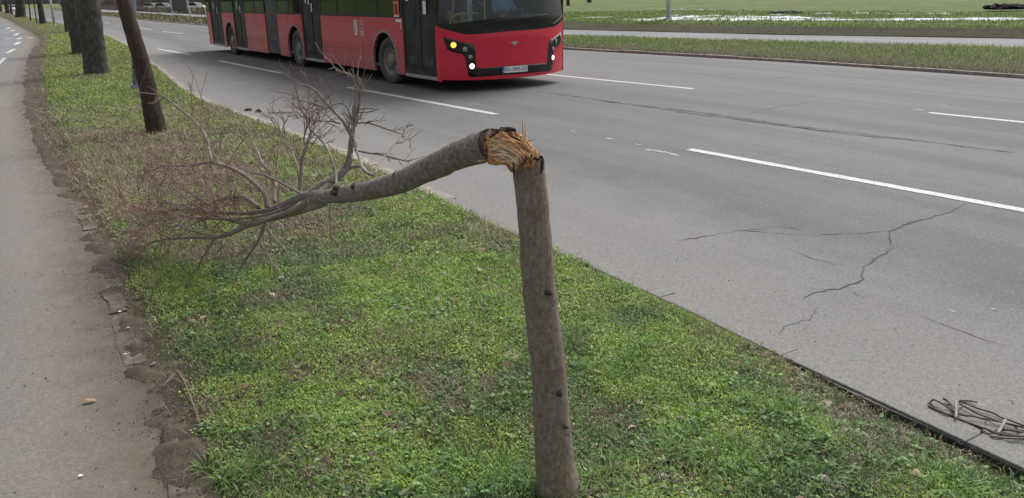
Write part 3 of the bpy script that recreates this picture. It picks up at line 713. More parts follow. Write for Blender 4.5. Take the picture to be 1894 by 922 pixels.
# single larger leaves
LEAVES = [(953, 665, .035, 'pale curled dead leaf lying in the grass just left of the stump', 'p'), (1183, 745, .03, 'broad pale brown leaf in the grass right of the stump, halfway up it', 'p'),
 (1222, 808, .032, 'flat tan leaf in front of the thick green tuft right of the stump', 'b'), (1168, 792, .024, 'small pinkish leaf in the grass close to the stump foot', 'p'), (1247, 608, .022, 'bright rust red leaf near the kerb right of the stump', 'r'),
 (678, 790, .02, 'small reddish leaf on the worn patch left of the stump', 'r'), (672, 738, .02, 'small whitish leaf on the worn patch above a reddish one', 'w'), (588, 855, .028, 'pale narrow leaf in the grass at the lower left', 'w'),
 (625, 752, .026, 'dark curled leaf in the grass left of the worn patch', 'd'), (1520, 888, .035, 'large pale grey leaf near the bottom edge between two tufts', 'w'), (1697, 880, .04, 'crumpled brown leaf between bright grass and the kerb', 'b'),
 (358, 598, .04, 'tan leaf beside the path edge in the worn grass', 'b'), (374, 590, .03, 'curled straw coloured leaf behind the tan one by the path', 'p'), (1228, 882, .02, 'small grey stone like leaf at the bottom right of the stump', 'w'),
 (1075, 815, .02, 'small brown leaf touching the grass at the right of the stump foot', 'b'), (1262, 790, .02, 'rust coloured leaf by the big tuft of grass', 'r'), (505, 548, .04, 'long pale leaf in the grass below the fallen crown', 'p'),
 (1630, 860, .022, 'orange brown leaf in the short grass near the kerb', 'r'), (1350, 905, .02, 'tan leaf flat in the grass at the bottom edge', 'b'), (630, 845, .02, 'brown broken leaf left of the pale narrow one', 'b')]
LM = {'p': simple('leaf_pale', (.40, .32, .25), .8, 0, .3, 60), 'b': simple('leaf_tan', (.27, .18, .12), .8, 0, .35, 60), 'r': simple('leaf_rust', (.26, .07, .03), .8, 0, .3, 60), 'w': simple('leaf_grey', (.42, .38, .36), .8, 0, .25, 60), 'd': simple('leaf_dark', (.06, .045, .035), .85, 0, .4, 60)}
def dry_leaf(name, p, s, mat, label, cat='leaf', grp='larger dead leaves'):
    V, F = [], []; m = 7
    for i in range(m):
        t = i / (m - 1); wv = s * .62 * math.sin(PI * min(1, t * .92 + .06)) ** .7 * random.uniform(.75, 1.15); x = (t - .5) * 2 * s
        z = .25 * s * math.sin(t * 3 + random.random()); cr = random.uniform(.15, .5)
        V += [(x, -wv, z + cr * wv), (x, 0, z), (x, wv, z + cr * wv)]
    for i in range(m - 1):
        for j in (0, 1): F.append((3 * i + j, 3 * i + j + 1, 3 * i + j + 4, 3 * i + j + 3))
    V += [(-s * 1.0, 0, V[1][2]), (-s * 1.7, .1 * s, .15 * s), (-s * 1.0, .06 * s, V[1][2])]; F.append((len(V) - 3, len(V) - 2, len(V) - 1))
    o = mesh_obj(name, V, F, mat, smooth=True); o.location = p; o.rotation_euler = (random.uniform(-.3, .3), random.uniform(-.35, .35), random.uniform(0, 6.28))
    sm = o.modifiers.new('s', 'SOLIDIFY'); sm.thickness = .0008
    return tag(o, label, cat, grp)
for (x, y, s, lab, t) in LEAVES:
    p = G(x, y, .03); dry_leaf('dry_leaf', p, s * .8, LM[t], lab)
p = G(165, 742, .006); lf = dry_leaf('dry_leaf', p, .030, LM['b'], 'brown torn leaf lying on the asphalt path'); lf.rotation_euler = (.05, .05, .3); lf.scale = (1, .7, .5)
for (x, y, lab) in [(238, 607, 'white scrap of paper on the dark soil by the path, lower of two'), (232, 655, 'white scrap of paper on the path edge below the other scraps'), (222, 577, 'white scrap on the dark soil by the path, farther of two'), (150, 880, 'tiny white scrap on the asphalt path')]:
    bm = bmesh.new(); v = [bm.verts.new((math.cos(a) * r, math.sin(a) * r * .6, random.uniform(0, .006))) for a, r in [(k_ * 1.05, random.uniform(.008, .015)) for k_ in range(6)]]
    bm.faces.new(v); o = bm_obj('paper_scrap', bm, M['white']); o.location = G(x, y, .012 if x > 200 else .004); tag(o, lab, 'litter', 'white scraps of litter')
def mound(name, px, r, h, mat, lab, cat, sx=1.6, rot=0.0, z=0, group=None):
    bm = bmesh.new(); bmesh.ops.create_icosphere(bm, subdivisions=4, radius=1)
    sd = random.random() * 50
    for v in bm.verts:
        k_ = 1 + .35 * mnoise.noise(v.co * 1.6 + Vector((sd, 0, 0))) + .3 * mnoise.noise(v.co * 5 + Vector((sd, 0, 0)))
        v.co = Vector((v.co.x * r * sx * k_, v.co.y * r * k_, max(-.02, v.co.z * h * k_)))
    o = bm_obj(name, bm, mat, smooth=False); o.location = G(*px, z); o.rotation_euler = (0, 0, rot); return tag(o, lab, cat, group)
M['mud'] = soil('dark_mud', (.018, .014, .011), (.032, .025, .02), (.06, .048, .038), 90)
mound('soil_mound', (430, 747), .05, .022, M['mud'], 'low dark heap of fresh soil in the grass at the lower left', 'soil heap', 1.5, 0)
mound('soil_mound', (570, 418), .16, .05, M['bare'], 'brown heap of loose soil under the fallen branches', 'soil heap', 1.5, .1)
mound('stone', (459, 205), .05, .04, M['bare'], 'dark stone on the far kerb beside a second one', 'stone', 1.2, .3, 0, 'dark stones on the kerb')
mound('stone', (478, 208), .042, .05, M['bare'], 'dark upright stone at the road side of the far kerb', 'stone', 1.1, .9, 0, 'dark stones on the kerb')
mound('road_patch', (520, 209), .09, .008, M['bare'], 'flat dark clod on the road beside the far kerb', 'mud clod', 2.6, .05)
mound('branch_heap', (1862, 17), .75, .3, M['mud'], 'dark heap of soil and brush on the far lawn', 'brush heap', 1.7, .2, .6)
mound('soil_mound', (1450, 26), .6, .15, M['mud'], 'dark soil heap beside the snow patches on the far lawn', 'soil heap', 2.0, .2, .45)

# twigs lying on the road
def loose_twig(px, r, lab, z=.008):
    T = Tubes(); pts = [G(x, y, z) for x, y in px]; p_, r_ = smooth_path(pts, [r] * len(pts), 3); T.add(p_, r_, 6)
    o = T.build('twig', M['twig']); return tag(o, lab, 'twig')
loose_twig([(1086, 499), (1095, 495), (1103, 495), (1112, 493)], .004, 'short dark twig lying on the road just past the stump')
loose_twig([(1375, 620), (1386, 617), (1394, 613)], .006, 'stubby dark twig on the road near the kerb')
loose_twig([(300, 716), (330, 690), (352, 735), (372, 790)], .003, 'long pale bent twig over the path edge at the lower left', .03)

# snow left over on the far lawn
def snow():
    V, F = [], []; rs = random.Random(3)
    def patch(x, y, rx, ry, sd):
        p = G(x, y); X, Y = p.x, p.y
        for _ in range(6):                                            # meet the raised lawn along the line of sight
            z = float(lawn_z(np.array([X]), np.array([Y]), 0)[0]); p = G(x, y, z); X, Y = p.x, p.y
        b = len(V); m = 30; pts = blob(0, 0, rx, ry, -.25, m, .8, sd)
        V.append((X, Y, z + .05))
        for (a, c) in pts: V.append((X + a * .6, Y + c * .6, float(lawn_z(np.array([X + a * .6]), np.array([Y + c * .6]), 0)[0]) + .045))
        for (a, c) in pts: V.append((X + a, Y + c, float(lawn_z(np.array([X + a]), np.array([Y + c]), 0)[0]) - .03))
        for k_ in range(m):
            n_ = (k_ + 1) % m; F.append((b, b + 1 + k_, b + 1 + n_)); F.append((b + 1 + k_, b + 1 + m + k_, b + 1 + m + n_, b + 1 + n_))
    rows = [(1175, 1500, 32.5, 38, 46, .8, .6), (1240, 1480, 28, 34, 20, .7, .35), (1500, 1894, 34, 39, 14, .9, .30), (1700, 1894, 35, 38, 10, 1.3, .5), (1400, 1800, 25, 27, 14, .7, .10), (1470, 1620, 37, 38, 10, .8, .2), (1080, 1130, 33, 34, 5, .5, .2), (1230, 1400, 18, 24, 12, .3, .12)]
    for (x0, x1, ya, yb, m, rx, ry) in rows:
        for i in range(m):
            t = rs.random(); patch(x0 + (x1 - x0) * t, ya + (yb - ya) * rs.random() + (x0 == 1175) * (1 - 2 * t) , rx * rs.uniform(.3, 1.2), ry * rs.uniform(.4, 1.3), i + x0)
    return tag(mesh_obj('snow', V, F, M['snow'], smooth=True), kind='stuff')
snow()

def GL(x, y):
    p = G(x, y)
    for _ in range(12):
        z = float(lawn_z(np.array([p.x]), np.array([p.y]), 0)[0]); p = G(x, y, z)
    return p
# ------------------------------------------------------------------ standing trees
def standing_tree(px_b, wb, px_t, wt, mat, label, height=7.5, group=None, n=20, Y=None, limbs=5, flare=.18, mid=None):
    b = GL(*px_b) if group == 'trees on the far lawn' else G(*px_b); Yb = b.y; top = P3(px_t[0], px_t[1], Yb)
    zc = Yb * 1.0 / math.cos(PITCH) * .97; rb = wb / 2 * zc / FPX; rt = wt / 2 * zc / FPX
    root = empty('tree', b); ax = (top - b) / max(.5, (top.z - b.z)); ax.y = 0 if mid else random.uniform(-.03, .03); mo = (P3(mid[0], mid[1], Yb) - b) if mid else None
    T = Tubes(); hs = [0, .12, .35, .6, .95, 1.3, 1.6, 2.6, 4, height]
    sl = (rt - rb) / max(.5, top.z)
    pts, rad = [], []
    for h in hs:
        xo = ax.x * h if not mo else float(np.interp(h, [0, mo.z, (top - b).z, 9], [0, mo.x, (top - b).x, (top - b).x + ax.x * 1.2 * (9 - (top - b).z)])); pts.append(Vector((xo, ax.y * h, h - (.12 if h == 0 else 0)))); r = rb + sl * min(h, 2.0) - max(0, h - 2) * rb * .09
        rad.append(max(r, rb * .35) * (1 + flare * math.exp(-h / .16)))
    p_, r_ = smooth_path(pts, rad, 8); T.add(p_, r_, n, .10, 2.2 if rb > .2 else 6)
    T.build('trunk', mat, root)
    C = Tubes()
    for i in range(limbs):
        h = random.uniform(2.7, height); base = Vector((ax.x * h, ax.y * h, h)); a = 6.28 * i / limbs + random.uniform(-.4, .4); L = random.uniform(1.5, 3.2)
        q = [base]; dr = Vector((math.cos(a), math.sin(a), .55)).normalized()
        for k_ in range(4): dr = (dr + Vector((random.uniform(-.3, .3), random.uniform(-.3, .3), random.uniform(0, .3)))).normalized(); q.append(q[-1] + dr * L / 4)
        r0 = rb * .32; p_, r_ = smooth_path(q, [r0, r0 * .8, r0 * .55, r0 * .35, r0 * .12], 3); C.add(p_, r_, 7)
        for j in range(7):
            s_ = q[random.randint(1, 4)]; d2 = (dr + Vector([random.uniform(-.9, .9) for _ in range(3)])).normalized(); C.add(*smooth_path([s_, s_ + d2 * .4, s_ + d2 * .75 + Vector((0, 0, .12)), s_ + d2 * 1.1 + Vector((0, 0, .3))], [r0 * .3, r0 * .2, r0 * .12, r0 * .04], 2), 4)
    if limbs: C.build('branches', mat, root)
    return tag(root, label, 'tree', group)
TG = 'street trees along the grass strip'
standing_tree((292, 250), 33, (227, 0), 23, M['bark_red'], 'slim reddish brown tree leaning left just behind the fallen crown', 6, TG, 24, mid=(266, 130))
standing_tree((180, 140), 38, (160, 0), 40, M['bark_dark'], 'thick dark mottled trunk, nearest of the big upright trees', 9, TG, 28)
standing_tree((150, 101), 25, (136, 0), 34, M['bark_dark'], 'thick dark trunk half hidden behind the mottled one', 9, TG, 24)
standing_tree((126, 60), 9, (120, 0), 14, M['bark_dark'], 'dark trunk whose left edge just shows past the two thick trunks', 8, TG)
standing_tree((80, 45), 11, (72, 0), 8, M['bark_far'], 'medium trunk between the sign post and the broad far trunk', 8, TG, 14)
standing_tree((39, 33), 17, (36, 0), 14, M['bark_far'], 'broad far trunk widening at its foot on the grass strip', 9, TG, 16)
standing_tree((14, 25), 6.5, (11, 0), 6, M['bark_far'], 'far trunk second from the end of the row', 9, TG, 12, limbs=3)
standing_tree((22, 27), 3.5, (18, 0), 2.5, M['bark_far'], 'thin far trunk right beside the second last tree', 7, TG, 8, limbs=3)
standing_tree((1, 22), 6, (-3, 0), 6, M['bark_far'], 'last tree in the row at the edge of view', 9, TG, 12, limbs=3)
standing_tree((57, 40), 2.4, (53, 0), 2, M['bark_far'], 'thin sapling, pale one between the broad far trunk and the medium trunk', 6, TG, 8, limbs=3)
standing_tree((68, 44), 2.2, (63, 8), 1.8, M['bark_far'], 'thin dark sapling left against the medium trunk', 6, TG, 8, limbs=3)
LG = 'trees on the far lawn'
standing_tree((1051, 11), 6, (1050, -8), 6, M['bark_far'], 'distant trunk on the far lawn right above the bus corner', 10, LG, 10, limbs=4)
standing_tree((1090, 5), 8, (1089, -10), 8, M['bark_far'], 'distant trunk on the far lawn, right one of two', 10, LG, 10, limbs=4)

# posts
def post(px_b, px_t, wpx, mat, label, cat, name, height, extra=None):
    b = GL(*px_b) if px_b[0] > 1100 else G(*px_b); top = P3(px_t[0], px_t[1], b.y); r = wpx / 2 * b.y * 1.02 / FPX; root = empty(name, b)
    ax = (top - b) / max(.5, top.z - b.z)
    bm = bmesh.new(); cyl(bm, (0, 0, -.1), (ax.x * height, 0, height), r, r * .8, 20); bm_obj('pole', bm, mat, root, True)
    bm = bmesh.new(); cyl(bm, (0, 0, -.05), (ax.x * .12, 0, .12), r * 1.6, r * 1.5, 20); bm_obj('base_collar', bm, mat, root)
    if extra: extra(root, ax)
    return tag(root, label, cat)
def clampband(root, ax):
    bm = bmesh.new(); cyl(bm, (ax.x * .45, 0, .45), (ax.x * .48, 0, .48), .062, .062, 20); bm_obj('clamp', bm, M['black'], root)
def arm(root, ax):
    bm = bmesh.new(); x = ax.x * 9; cyl(bm, (x, 0, 9), (x - 1.6, -.6, 9.5), .06, .05, 10); bm_obj('arm', bm, M['galv'], root)
    bm = bmesh.new(); box(bm, x - 2.2, x - 1.5, -.75, -.45, 9.45, 9.6, .03); bm_obj('lamp_head', bm, M['galv'], root)
post((250.5, 168), (245, 0), 11, M['bluepole'], 'blue grey metal pole standing behind the leaning tree', 'pole', 'metal_pole', 3.4, clampband)
post((1237, 37), (1236, 0), 8, M['galv'], 'tall galvanised lamp post among the snow patches on the far lawn', 'street lamp', 'street_lamp', 9.0, arm)
def greensign(root, ax):
    z = 3.05; x = ax.x * z
    bm = bmesh.new(); box(bm, x - .02, x + .45, -.05, -.02, z - .32, z + .3, .01); bm_obj('sign_panel', bm, M['signgreen'], root)
    bm = bmesh.new(); box(bm, x + .12, x + .3, -.06, -.052, z - .1, z + .1); bm_obj('sign_symbol', bm, M['white'], root)
M['signgreen'] = simple('sign_green', (.01, .26, .14), .4)
post((101, 49), (93, 0), 4, M['galv'], 'grey post with a small green sign on the grass strip', 'sign', 'sign_post', 3.5, greensign)
def board():
    a, b = G(322, 34), G(353, 34); root = empty('notice_board', a); v = b - a
    for q in (Vector((0, 0, 0)), v):
        bm = bmesh.new(); cyl(bm, q + Vector((0, 0, -.1)), q + Vector((-.25, 0, 3.3)), .08, .08, 10); bm_obj('post', bm, M['galv'], root)
    bm = bmesh.new(); box(bm, .02, v.x - .1, -.05, .05, .75, 3.2, .02); o = bm_obj('panel', bm, M['board'], root); o.rotation_euler = (0, 0, math.atan2(v.y, v.x))
    tag(root, 'dark grey board on two posts beyond the road', 'notice board')
M['board'] = simple('board_grey', (.085, .085, .10), .5, 0, .3, 2)
board()
def reflector(root, ax): pass

# ------------------------------------------------------------------ far left background
def far_fence():
    a, b = G(150, 17), G(375, 21); root = empty('metal_fence', a); v = b - a; L = v.length; m = int(L / 2.4)
    R = bmesh.new()
    for z in (.25, 1.35):
        cyl(R, (0, 0, z), v + Vector((0, 0, z)), .045, .045, 6)
    bm_obj('rail', R, M['darkmetal'], root)
    for i in range(m + 1):
        bm = bmesh.new(); p = v * (i / m); box(bm, p.x - .05, p.x + .05, p.y - .05, p.y + .05, -.1, 1.6); bm_obj('post', bm, M['darkmetal'], root)
    Bm = bmesh.new()
    for i in range(m * 9):
        p = v * (i / (m * 9)); box(Bm, p.x - .02, p.x + .02, p.y - .02, p.y + .02, .2, 1.45)
    bm_obj('bars', Bm, M['darkmetal'], root)
    tag(root, 'dark metal bar fence along the far side of the road', 'fence')
M['darkmetal'] = simple('fence_metal', (.06, .06, .065), .6)
far_fence()
M['brush'] = simple('brush_twigs', (.16, .125, .115), .9, 0, .4, 2)
def bush(px, r, h, label, grp, cnt=260):
    b = G(*px); root = empty('bare_bush', b); T = Tubes()
    for i in range(cnt):
        a = random.uniform(0, 6.28); q = Vector((random.uniform(-.25, .25) * r, random.uniform(-.25, .25) * r, 0)); d_ = Vector((math.cos(a) * random.uniform(.1, .9), math.sin(a) * random.uniform(.1, .9), random.uniform(.6, 1.3))).normalized(); L = h * random.uniform(.5, 1.1)
        T.add([q, q + d_ * L * .5 + Vector((0, 0, .1)), q + d_ * L * Vector((r / h, r / h, 1)).length * .6], [.05, .035, .012], 3, cap=False)
    T.build('branches', M['brush'], root, False); return tag(root, label, 'bush', grp)
BG_ = 'bare bushes beyond the road'
for i, (x, y) in enumerate([(118, 12), (150, 13), (205, 14), (232, 15), (262, 16), (300, 17), (338, 18), (368, 19)]):
    bush((x, y), 4.5 + (i % 3), 4 + (i * 7 % 3), ['low brownish bare bush left of the leaning pole', 'bare bush behind the thick trunks', 'bare bush just right of the thickest trunk', 'bare bush behind the leaning tree', 'bare bush right of the leaning tree', 'bare bush left of the dark board', 'bare bush behind the dark board', 'bare bush between the dark board and the bus'][i], BG_)
def hedge(pa, pb, h, label):
    a, b = G(*pa), G(*pb); root = empty('low_hedge', a); v = b - a; T = Tubes()
    for i in range(1500):
        t = random.random(); q = v * t + Vector((random.uniform(-.5, .5), random.uniform(-.6, .6), 0)); d_ = Vector((random.gauss(0, .4), random.gauss(0, .3), 1)).normalized(); L = h * random.uniform(.6, 1.1)
        T.add([q, q + d_ * L * .5, q + d_ * L + Vector((random.gauss(0, .12), 0, 0))], [.05, .045, .02], 3, cap=False)
    T.build('branches', M['hedge'], root, False); return tag(root, label, 'hedge')
M['hedge'] = simple('hedge_twigs', (.085, .07, .06), .9, 0, .5, 2)
hedge((120, 14.5), (388, 28), 1.2, 'long low brown winter hedge beyond the far lane at the upper left')
def parked_car(px, rz, body, label, s=1.0):
    root = empty('parked_car', G(*px), rz)
    bm = bmesh.new(); prof = [(-2.1, .35), (-2.15, .8), (-1.9, .98), (-1.2, 1.0), (.9, .98), (1.9, .85), (2.1, .65), (2.1, .35)]
    for y in (-.85, .85): pass
    def extr(bm, pr, y0, y1):
        A = [bm.verts.new((x, y0, z)) for x, z in pr]; B = [bm.verts.new((x, y1, z)) for x, z in pr]; bm.faces.new(A); bm.faces.new(B[::-1])
        for k_ in range(len(pr)): bm.faces.new((A[k_], B[k_], B[(k_ + 1) % len(pr)], A[(k_ + 1) % len(pr)]))
        bmesh.ops.recalc_face_normals(bm, faces=bm.faces)
    extr(bm, prof, -.86, .86); bmesh.ops.bevel(bm, geom=bm.edges[:], offset=.06, segments=2, affect='EDGES'); bm_obj('body', bm, body, root, True)
    bm = bmesh.new(); extr(bm, [(-1.85, .97), (-1.3, 1.42), (.1, 1.44), (1.0, .97)], -.74, .74); bm_obj('windows', bm, M['blackgloss'], root)
    bm = bmesh.new(); box(bm, -1.3, .15, -.72, .72, 1.42, 1.48, .02); bm_obj('roof', bm, body, root)
    for x in (-1.3, 1.35):
        for y in (-.8, .8):
            bm = bmesh.new(); cyl(bm, (x, y - .1, .32), (x, y + .1, .32), .32, .32, 16); wl = bm_obj('wheel', bm, M['rubber'], root)
            bm = bmesh.new(); cyl(bm, (x, y - .105, .32), (x, y + .105, .32), .19, .19, 12); bm_obj('rim', bm, M['alu'], wl)
    for y in (-.6, .6):
        bm = bmesh.new(); box(bm, 2.05, 2.12, y - .16, y + .16, .62, .76, .02); bm_obj('headlight', bm, M['lens'], root)
    return tag(root, label, 'car', 'pale cars far off')
WC = simple('car_white', (.7, .72, .72), .3); SC_ = simple('car_silver', (.5, .52, .54), .3, .3)
parked_car((27, 23), -.95, WC, 'white car far off between two trunks of the tree row')
parked_car((286, 21), -.45, WC, 'white car parked behind the fence, left of the two side by side')
parked_car((307, 21.5), -.45, SC_, 'silver car parked behind the fence next to the dark board')
parked_car((366, 22), -.45, WC, 'white car far off between the dark board and the bus rear')
def building(px, wd, dp, h, rz, mat, label):
    b = G(*px); root = empty('apartment_building', b, rz)
    bm = bmesh.new(); box(bm, -wd / 2, wd / 2, 0, dp, 0, h); bm_obj('wall', bm, mat, root)
    bm = bmesh.new(); box(bm, -wd / 2 - .4, wd / 2 + .4, -.4, dp + .4, h, h + .5); bm_obj('roof', bm, M['galv'], root)
    nx = int(wd / 3.6); nz = int(h / 3)
    for i in range(nx):
        for j in range(nz):
            x = -wd / 2 + (i + .5) * wd / nx; z = j * 3 + 1.0
            bm = bmesh.new(); box(bm, x - .75, x + .75, -.06, .05, z, z + 1.4); wn = bm_obj('window', bm, M['white'], root)
            bm = bmesh.new(); box(bm, x - .66, x + .66, -.08, -.062, z + .08, z + 1.32); bm_obj('pane', bm, M['blackgloss'], wn)
    return tag(root, label, 'building')
building((170, 10.5), 34, 12, 12, .25, simple('render_grey', (.26, .25, .27), .9), 'pale grey apartment block far behind the thick trunks')
building((330, 11), 40, 12, 9, .15, simple('render_brown', (.17, .14, .14), .9), 'long brown block far behind the dark board')

# ------------------------------------------------------------------ the snapped tree
ROOTP = G(1034, 914); YB = ROOTP.y
tree = empty('snapped_tree', ROOTP)
tag(tree, 'young street tree snapped at waist height, its crown fallen over the grass', 'tree')
def rel(L): return [p - ROOTP for p in L]
T = Tubes(); sp = [(1040, 960, 108), (1037, 930, 96), (1033, 905, 86), (1029, 880, 78), (1026, 850, 71), (1020, 775, 68), (1016, 700, 65), (1004, 600, 62.5), (994, 500, 61), (989, 420, 60), (983, 360, 60), (979, 325, 60), (977, 296, 58)]
pts, rad = [], []
for x, y, wd in sp:
    p = P3(x, y, YB); zc = YB * math.cos(PITCH) + (CAM_H - p.z) * math.sin(PITCH); pts.append(p); rad.append(wd / 2 * zc / FPX)
pts, rad = smooth_path(rel(pts), rad, 9); T.add(pts, rad, 40, .05, 16, jag1=.028, cap=False)
stump = T.build('stump', M['stump'], tree)
SCARS = [[(966, 447), (980, 442), (1000, 444), (1012, 440)], [(972, 455), (985, 458), (1004, 455)], [(1010, 722), (1026, 728), (1044, 722), (1048, 714)], [(1000, 705), (1020, 708), (1040, 703)], [(985, 610), (1010, 616), (1034, 610)], [(1030, 800), (1048, 805), (1058, 798)], [(968, 520), (980, 524), (1000, 521)], [(962, 395), (978, 399), (1002, 396)]]
KN = simple('knot_bark', (.06, .042, .033), .9, 0, .5, 50)          # branch scars and knots
for (x, y, s_) in [(1014, 542, .014), (1032, 728, .017), (1046, 790, .011), (1021, 728, .010)]:
    p = P3(x, y, YB - .052) - ROOTP; T = Tubes(); T.add([p + Vector((0, .02, 0)), p, p + Vector((.001, -.006, .001))], [s_, s_ * .9, s_ * .35], 12, .5, 60); T.build('knot', KN, stump)

def axis_at(y):
    ys = [a[1] for a in sp[::-1]]; return float(np.interp(y, ys, [a[0] for a in sp[::-1]])), float(np.interp(y, ys, [a[2] for a in sp[::-1]]))
for L in SCARS:
    T = Tubes(); q_ = []
    for x, y in L:
        cx, wd = axis_at(y); p0 = P3(x, y, YB); rr = wd / 2 * (YB * math.cos(PITCH) + (CAM_H - p0.z) * math.sin(PITCH)) / FPX; f_ = min(.97, abs(x - cx) / (wd / 2))
        q_.append(P3(x, y, YB - rr * math.sqrt(1 - f_ * f_) * .98) - ROOTP)
    T.add(*smooth_path(q_, [.0006] + [.0016] * (len(q_) - 2) + [.0006], 6), 6, .7, 70); T.build('scar', KN, stump)
# torn wood between stump and trunk
CA = P3(893, 273, 2.42) - ROOTP; CB = P3(925, 268, 2.37) - ROOTP; CC = P3(952, 272, 2.31) - ROOTP; CD = P3(972, 287, 2.29) - ROOTP; CE = P3(977, 310, 2.275) - ROOTP
def core():
    p_, r_ = smooth_path([CA, CB, CC, CD, CE], [.038, .037, .028, .026, .012], 12)
    V, F = [], []; n = 44; up = None; m = len(p_)
    for i, p in enumerate(p_):
        t = (p_[min(i + 1, m - 1)] - p_[max(i - 1, 0)]).normalized(); 
        if up is None: up = Vector((0, -1, 0))
        up = (up - t * up.dot(t)).normalized(); sd = t.cross(up)
        for k_ in range(n):
            a = 2 * PI * k_ / n
            q = 1 + .25 * mnoise.noise(Vector((math.cos(a) * 3.5, math.sin(a) * 3.5, i * .035))) + .34 * mnoise.noise(Vector((math.cos(a) * 11, math.sin(a) * 11, i * .03 + 5))) + .03 * random.uniform(-1, 1)
            V.append(p + (up * math.cos(a) + sd * math.sin(a)) * r_[i] * q)
    for i in range(m - 1):
        for k_ in range(n): a = i * n + k_; b = i * n + (k_ + 1) % n; F.append((a, b, b + n, a + n))
    F.append(tuple(range(n))[::-1]); F.append(tuple((m - 1) * n + k_ for k_ in range(n)))
    return mesh_obj('torn_wood', V, F, M['splint'], tree)
core()
def shards():
    T = Tubes(); rs = random.Random(21)
    frames = [CA, CB, CC, CD, CE]
    for i in range(260):                                             # strips that follow the bend
        a = rs.uniform(0, 2 * PI); off = Vector((math.sin(a) * .4, -abs(math.cos(a)) if rs.random() < .8 else .3, math.sin(a))) * rs.uniform(.024, .043)
        s0 = rs.randint(0, 2); s1 = min(4, s0 + rs.choice((1, 2, 2, 3))); q = []
        for k_ in range(s0, s1 + 1):
            w_ = .9 + rs.uniform(-.25, .25); o2 = Vector((off.x, off.y, off.z)) * w_
            if k_ >= 3: o2 = Vector((off.z * .8, off.y * (.8 if k_ == 3 else .35), abs(off.z) * .2 + (.012 if k_ == 4 else 0)))
            q.append(frames[k_] + o2)
        if len(q) < 3: q = [q[0], (q[0] + q[1]) / 2 + Vector([rs.uniform(-.006, .006) for _ in range(3)]), q[1]]
        e = (q[-1] - q[-2]).normalized(); q[-1] = q[-1] + e * rs.uniform(-.02, .012) + Vector((0, 0, rs.uniform(-.004, .01)))
        r0 = rs.uniform(.0015, .0055); p_, r_ = smooth_path(q, [r0 * .3] + [r0] * (len(q) - 2) + [r0 * .15], 4); T.add(p_, r_, 5, .3, 90, flat=.35)
        if i == 60: T.build('splinters', M['splint2'], tree, False); T = Tubes()
    T.build('splinters', M['splint2'], tree, False)
    T = Tubes()
    for (a, b, r) in [((966, 266, 2.28), (966, 218, 2.28), .005), ((958, 262, 2.29), (961, 240, 2.29), .005), ((950, 258, 2.3), (949, 243, 2.3), .006), ((969, 268, 2.27), (971, 232, 2.27), .006), ((972, 262, 2.27), (996, 257, 2.26), .0035), ((968, 270, 2.27), (992, 272, 2.27), .0035), ((984, 292, 2.24), (992, 271, 2.24), .006), ((992, 296, 2.25), (1000, 276, 2.25), .006), ((978, 290, 2.23), (982, 279, 2.23), .006), ((963, 268, 2.27), (966, 247, 2.27), .006), ((940, 262, 2.31), (955, 250, 2.31), .004), ((955, 300, 2.22), (957, 286, 2.22), .005)]:
        p, q = P3(*a) - ROOTP, P3(*b) - ROOTP; T.add(*smooth_path([p, (p + q) / 2 + Vector((.001, 0, 0)), q], [r, r * .7, r * .08], 4), 5, flat=.4)
    T.build('spikes', M['pale_splint'], tree, False)
    # sheet of torn wood behind, and the long fibres that run over it from the trunk down into the stump
    V, F = [], []; top = [(905, 258), (915, 256), (925, 260), (936, 266), (945, 274), (953, 288)]; bot = [(906, 299), (916, 301), (927, 299), (935, 297), (943, 304), (951, 316)]
    m = 18
    for j in range(m):
        t = j / (m - 1)
        for i, (a, b) in enumerate(zip(top, bot)):
            Yv = 2.352 - .008 * i + .010 * mnoise.noise(Vector((i * .9, t * 2, 3))) - .02 * math.sin(t * PI)
            V.append(P3(a[0] + (b[0] - a[0]) * t + rs.uniform(-.7, .7), a[1] + (b[1] - a[1]) * t, Yv) - ROOTP)
    for j in range(m - 1):
        for i in range(5): a = j * 6 + i; F.append((a, a + 1, a + 7, a + 6))
    o = mesh_obj('fibre_sheet', V, F, M['splint'], tree, True); s_ = o.modifiers.new('s', 'SOLIDIFY'); s_.thickness = .012; s_.offset = -1
    T = Tubes(); lp = lambda a, b, t: a + (b - a) * t
    for i in range(240):
        v = rs.random(); n1, n2 = rs.gauss(0, 2.0), rs.gauss(0, 3.0); bow = math.sin(PI * min(1, v * 1.05))
        P = [(lp(905, 904, v) + rs.uniform(-1, 3), lp(247, 300, v) + n1, 2.345 - .030 * bow), (918 + rs.uniform(-2, 2), lp(245, 302, v) + n2, 2.33 - .034 * bow), (930 + rs.uniform(-2, 2), lp(247, 301, v) + n1, 2.315 - .036 * bow),
             (lp(948, 938, v), lp(256, 301, v) + n2, 2.295 - .034 * bow), (lp(970, 945, v), lp(270, 308, v) + n1, 2.268 - .028 * bow), (lp(994, 950, v ** .7), lp(288, 318, v) + rs.uniform(-5, 2), 2.255 - .022 * bow)]
        k0 = 0 if rs.random() < .6 else rs.randint(0, 2); k1 = 6 if rs.random() < .55 else rs.randint(k0 + 3, 6); P = P[k0:k1]
        off = rs.uniform(-.006, .010); pts = [P3(x, y, Yv + off) - ROOTP for x, y, Yv in P]
        if rs.random() < .4: pts[-1] = pts[-1] + Vector((rs.uniform(-.004, .010), -rs.uniform(.002, .016), rs.uniform(0, .016)))
        r0 = rs.choice((.0012, .0018, .0025, .0038)) * rs.uniform(.8, 1.3); p_, r_ = smooth_path(pts, [r0 * .4] + [r0] * (len(pts) - 2) + [r0 * .12], 4); T.add(p_, r_, 5, .35, 110, flat=.45)
    T.build('wood_fibres', M['splint2'], tree, False)
shards()
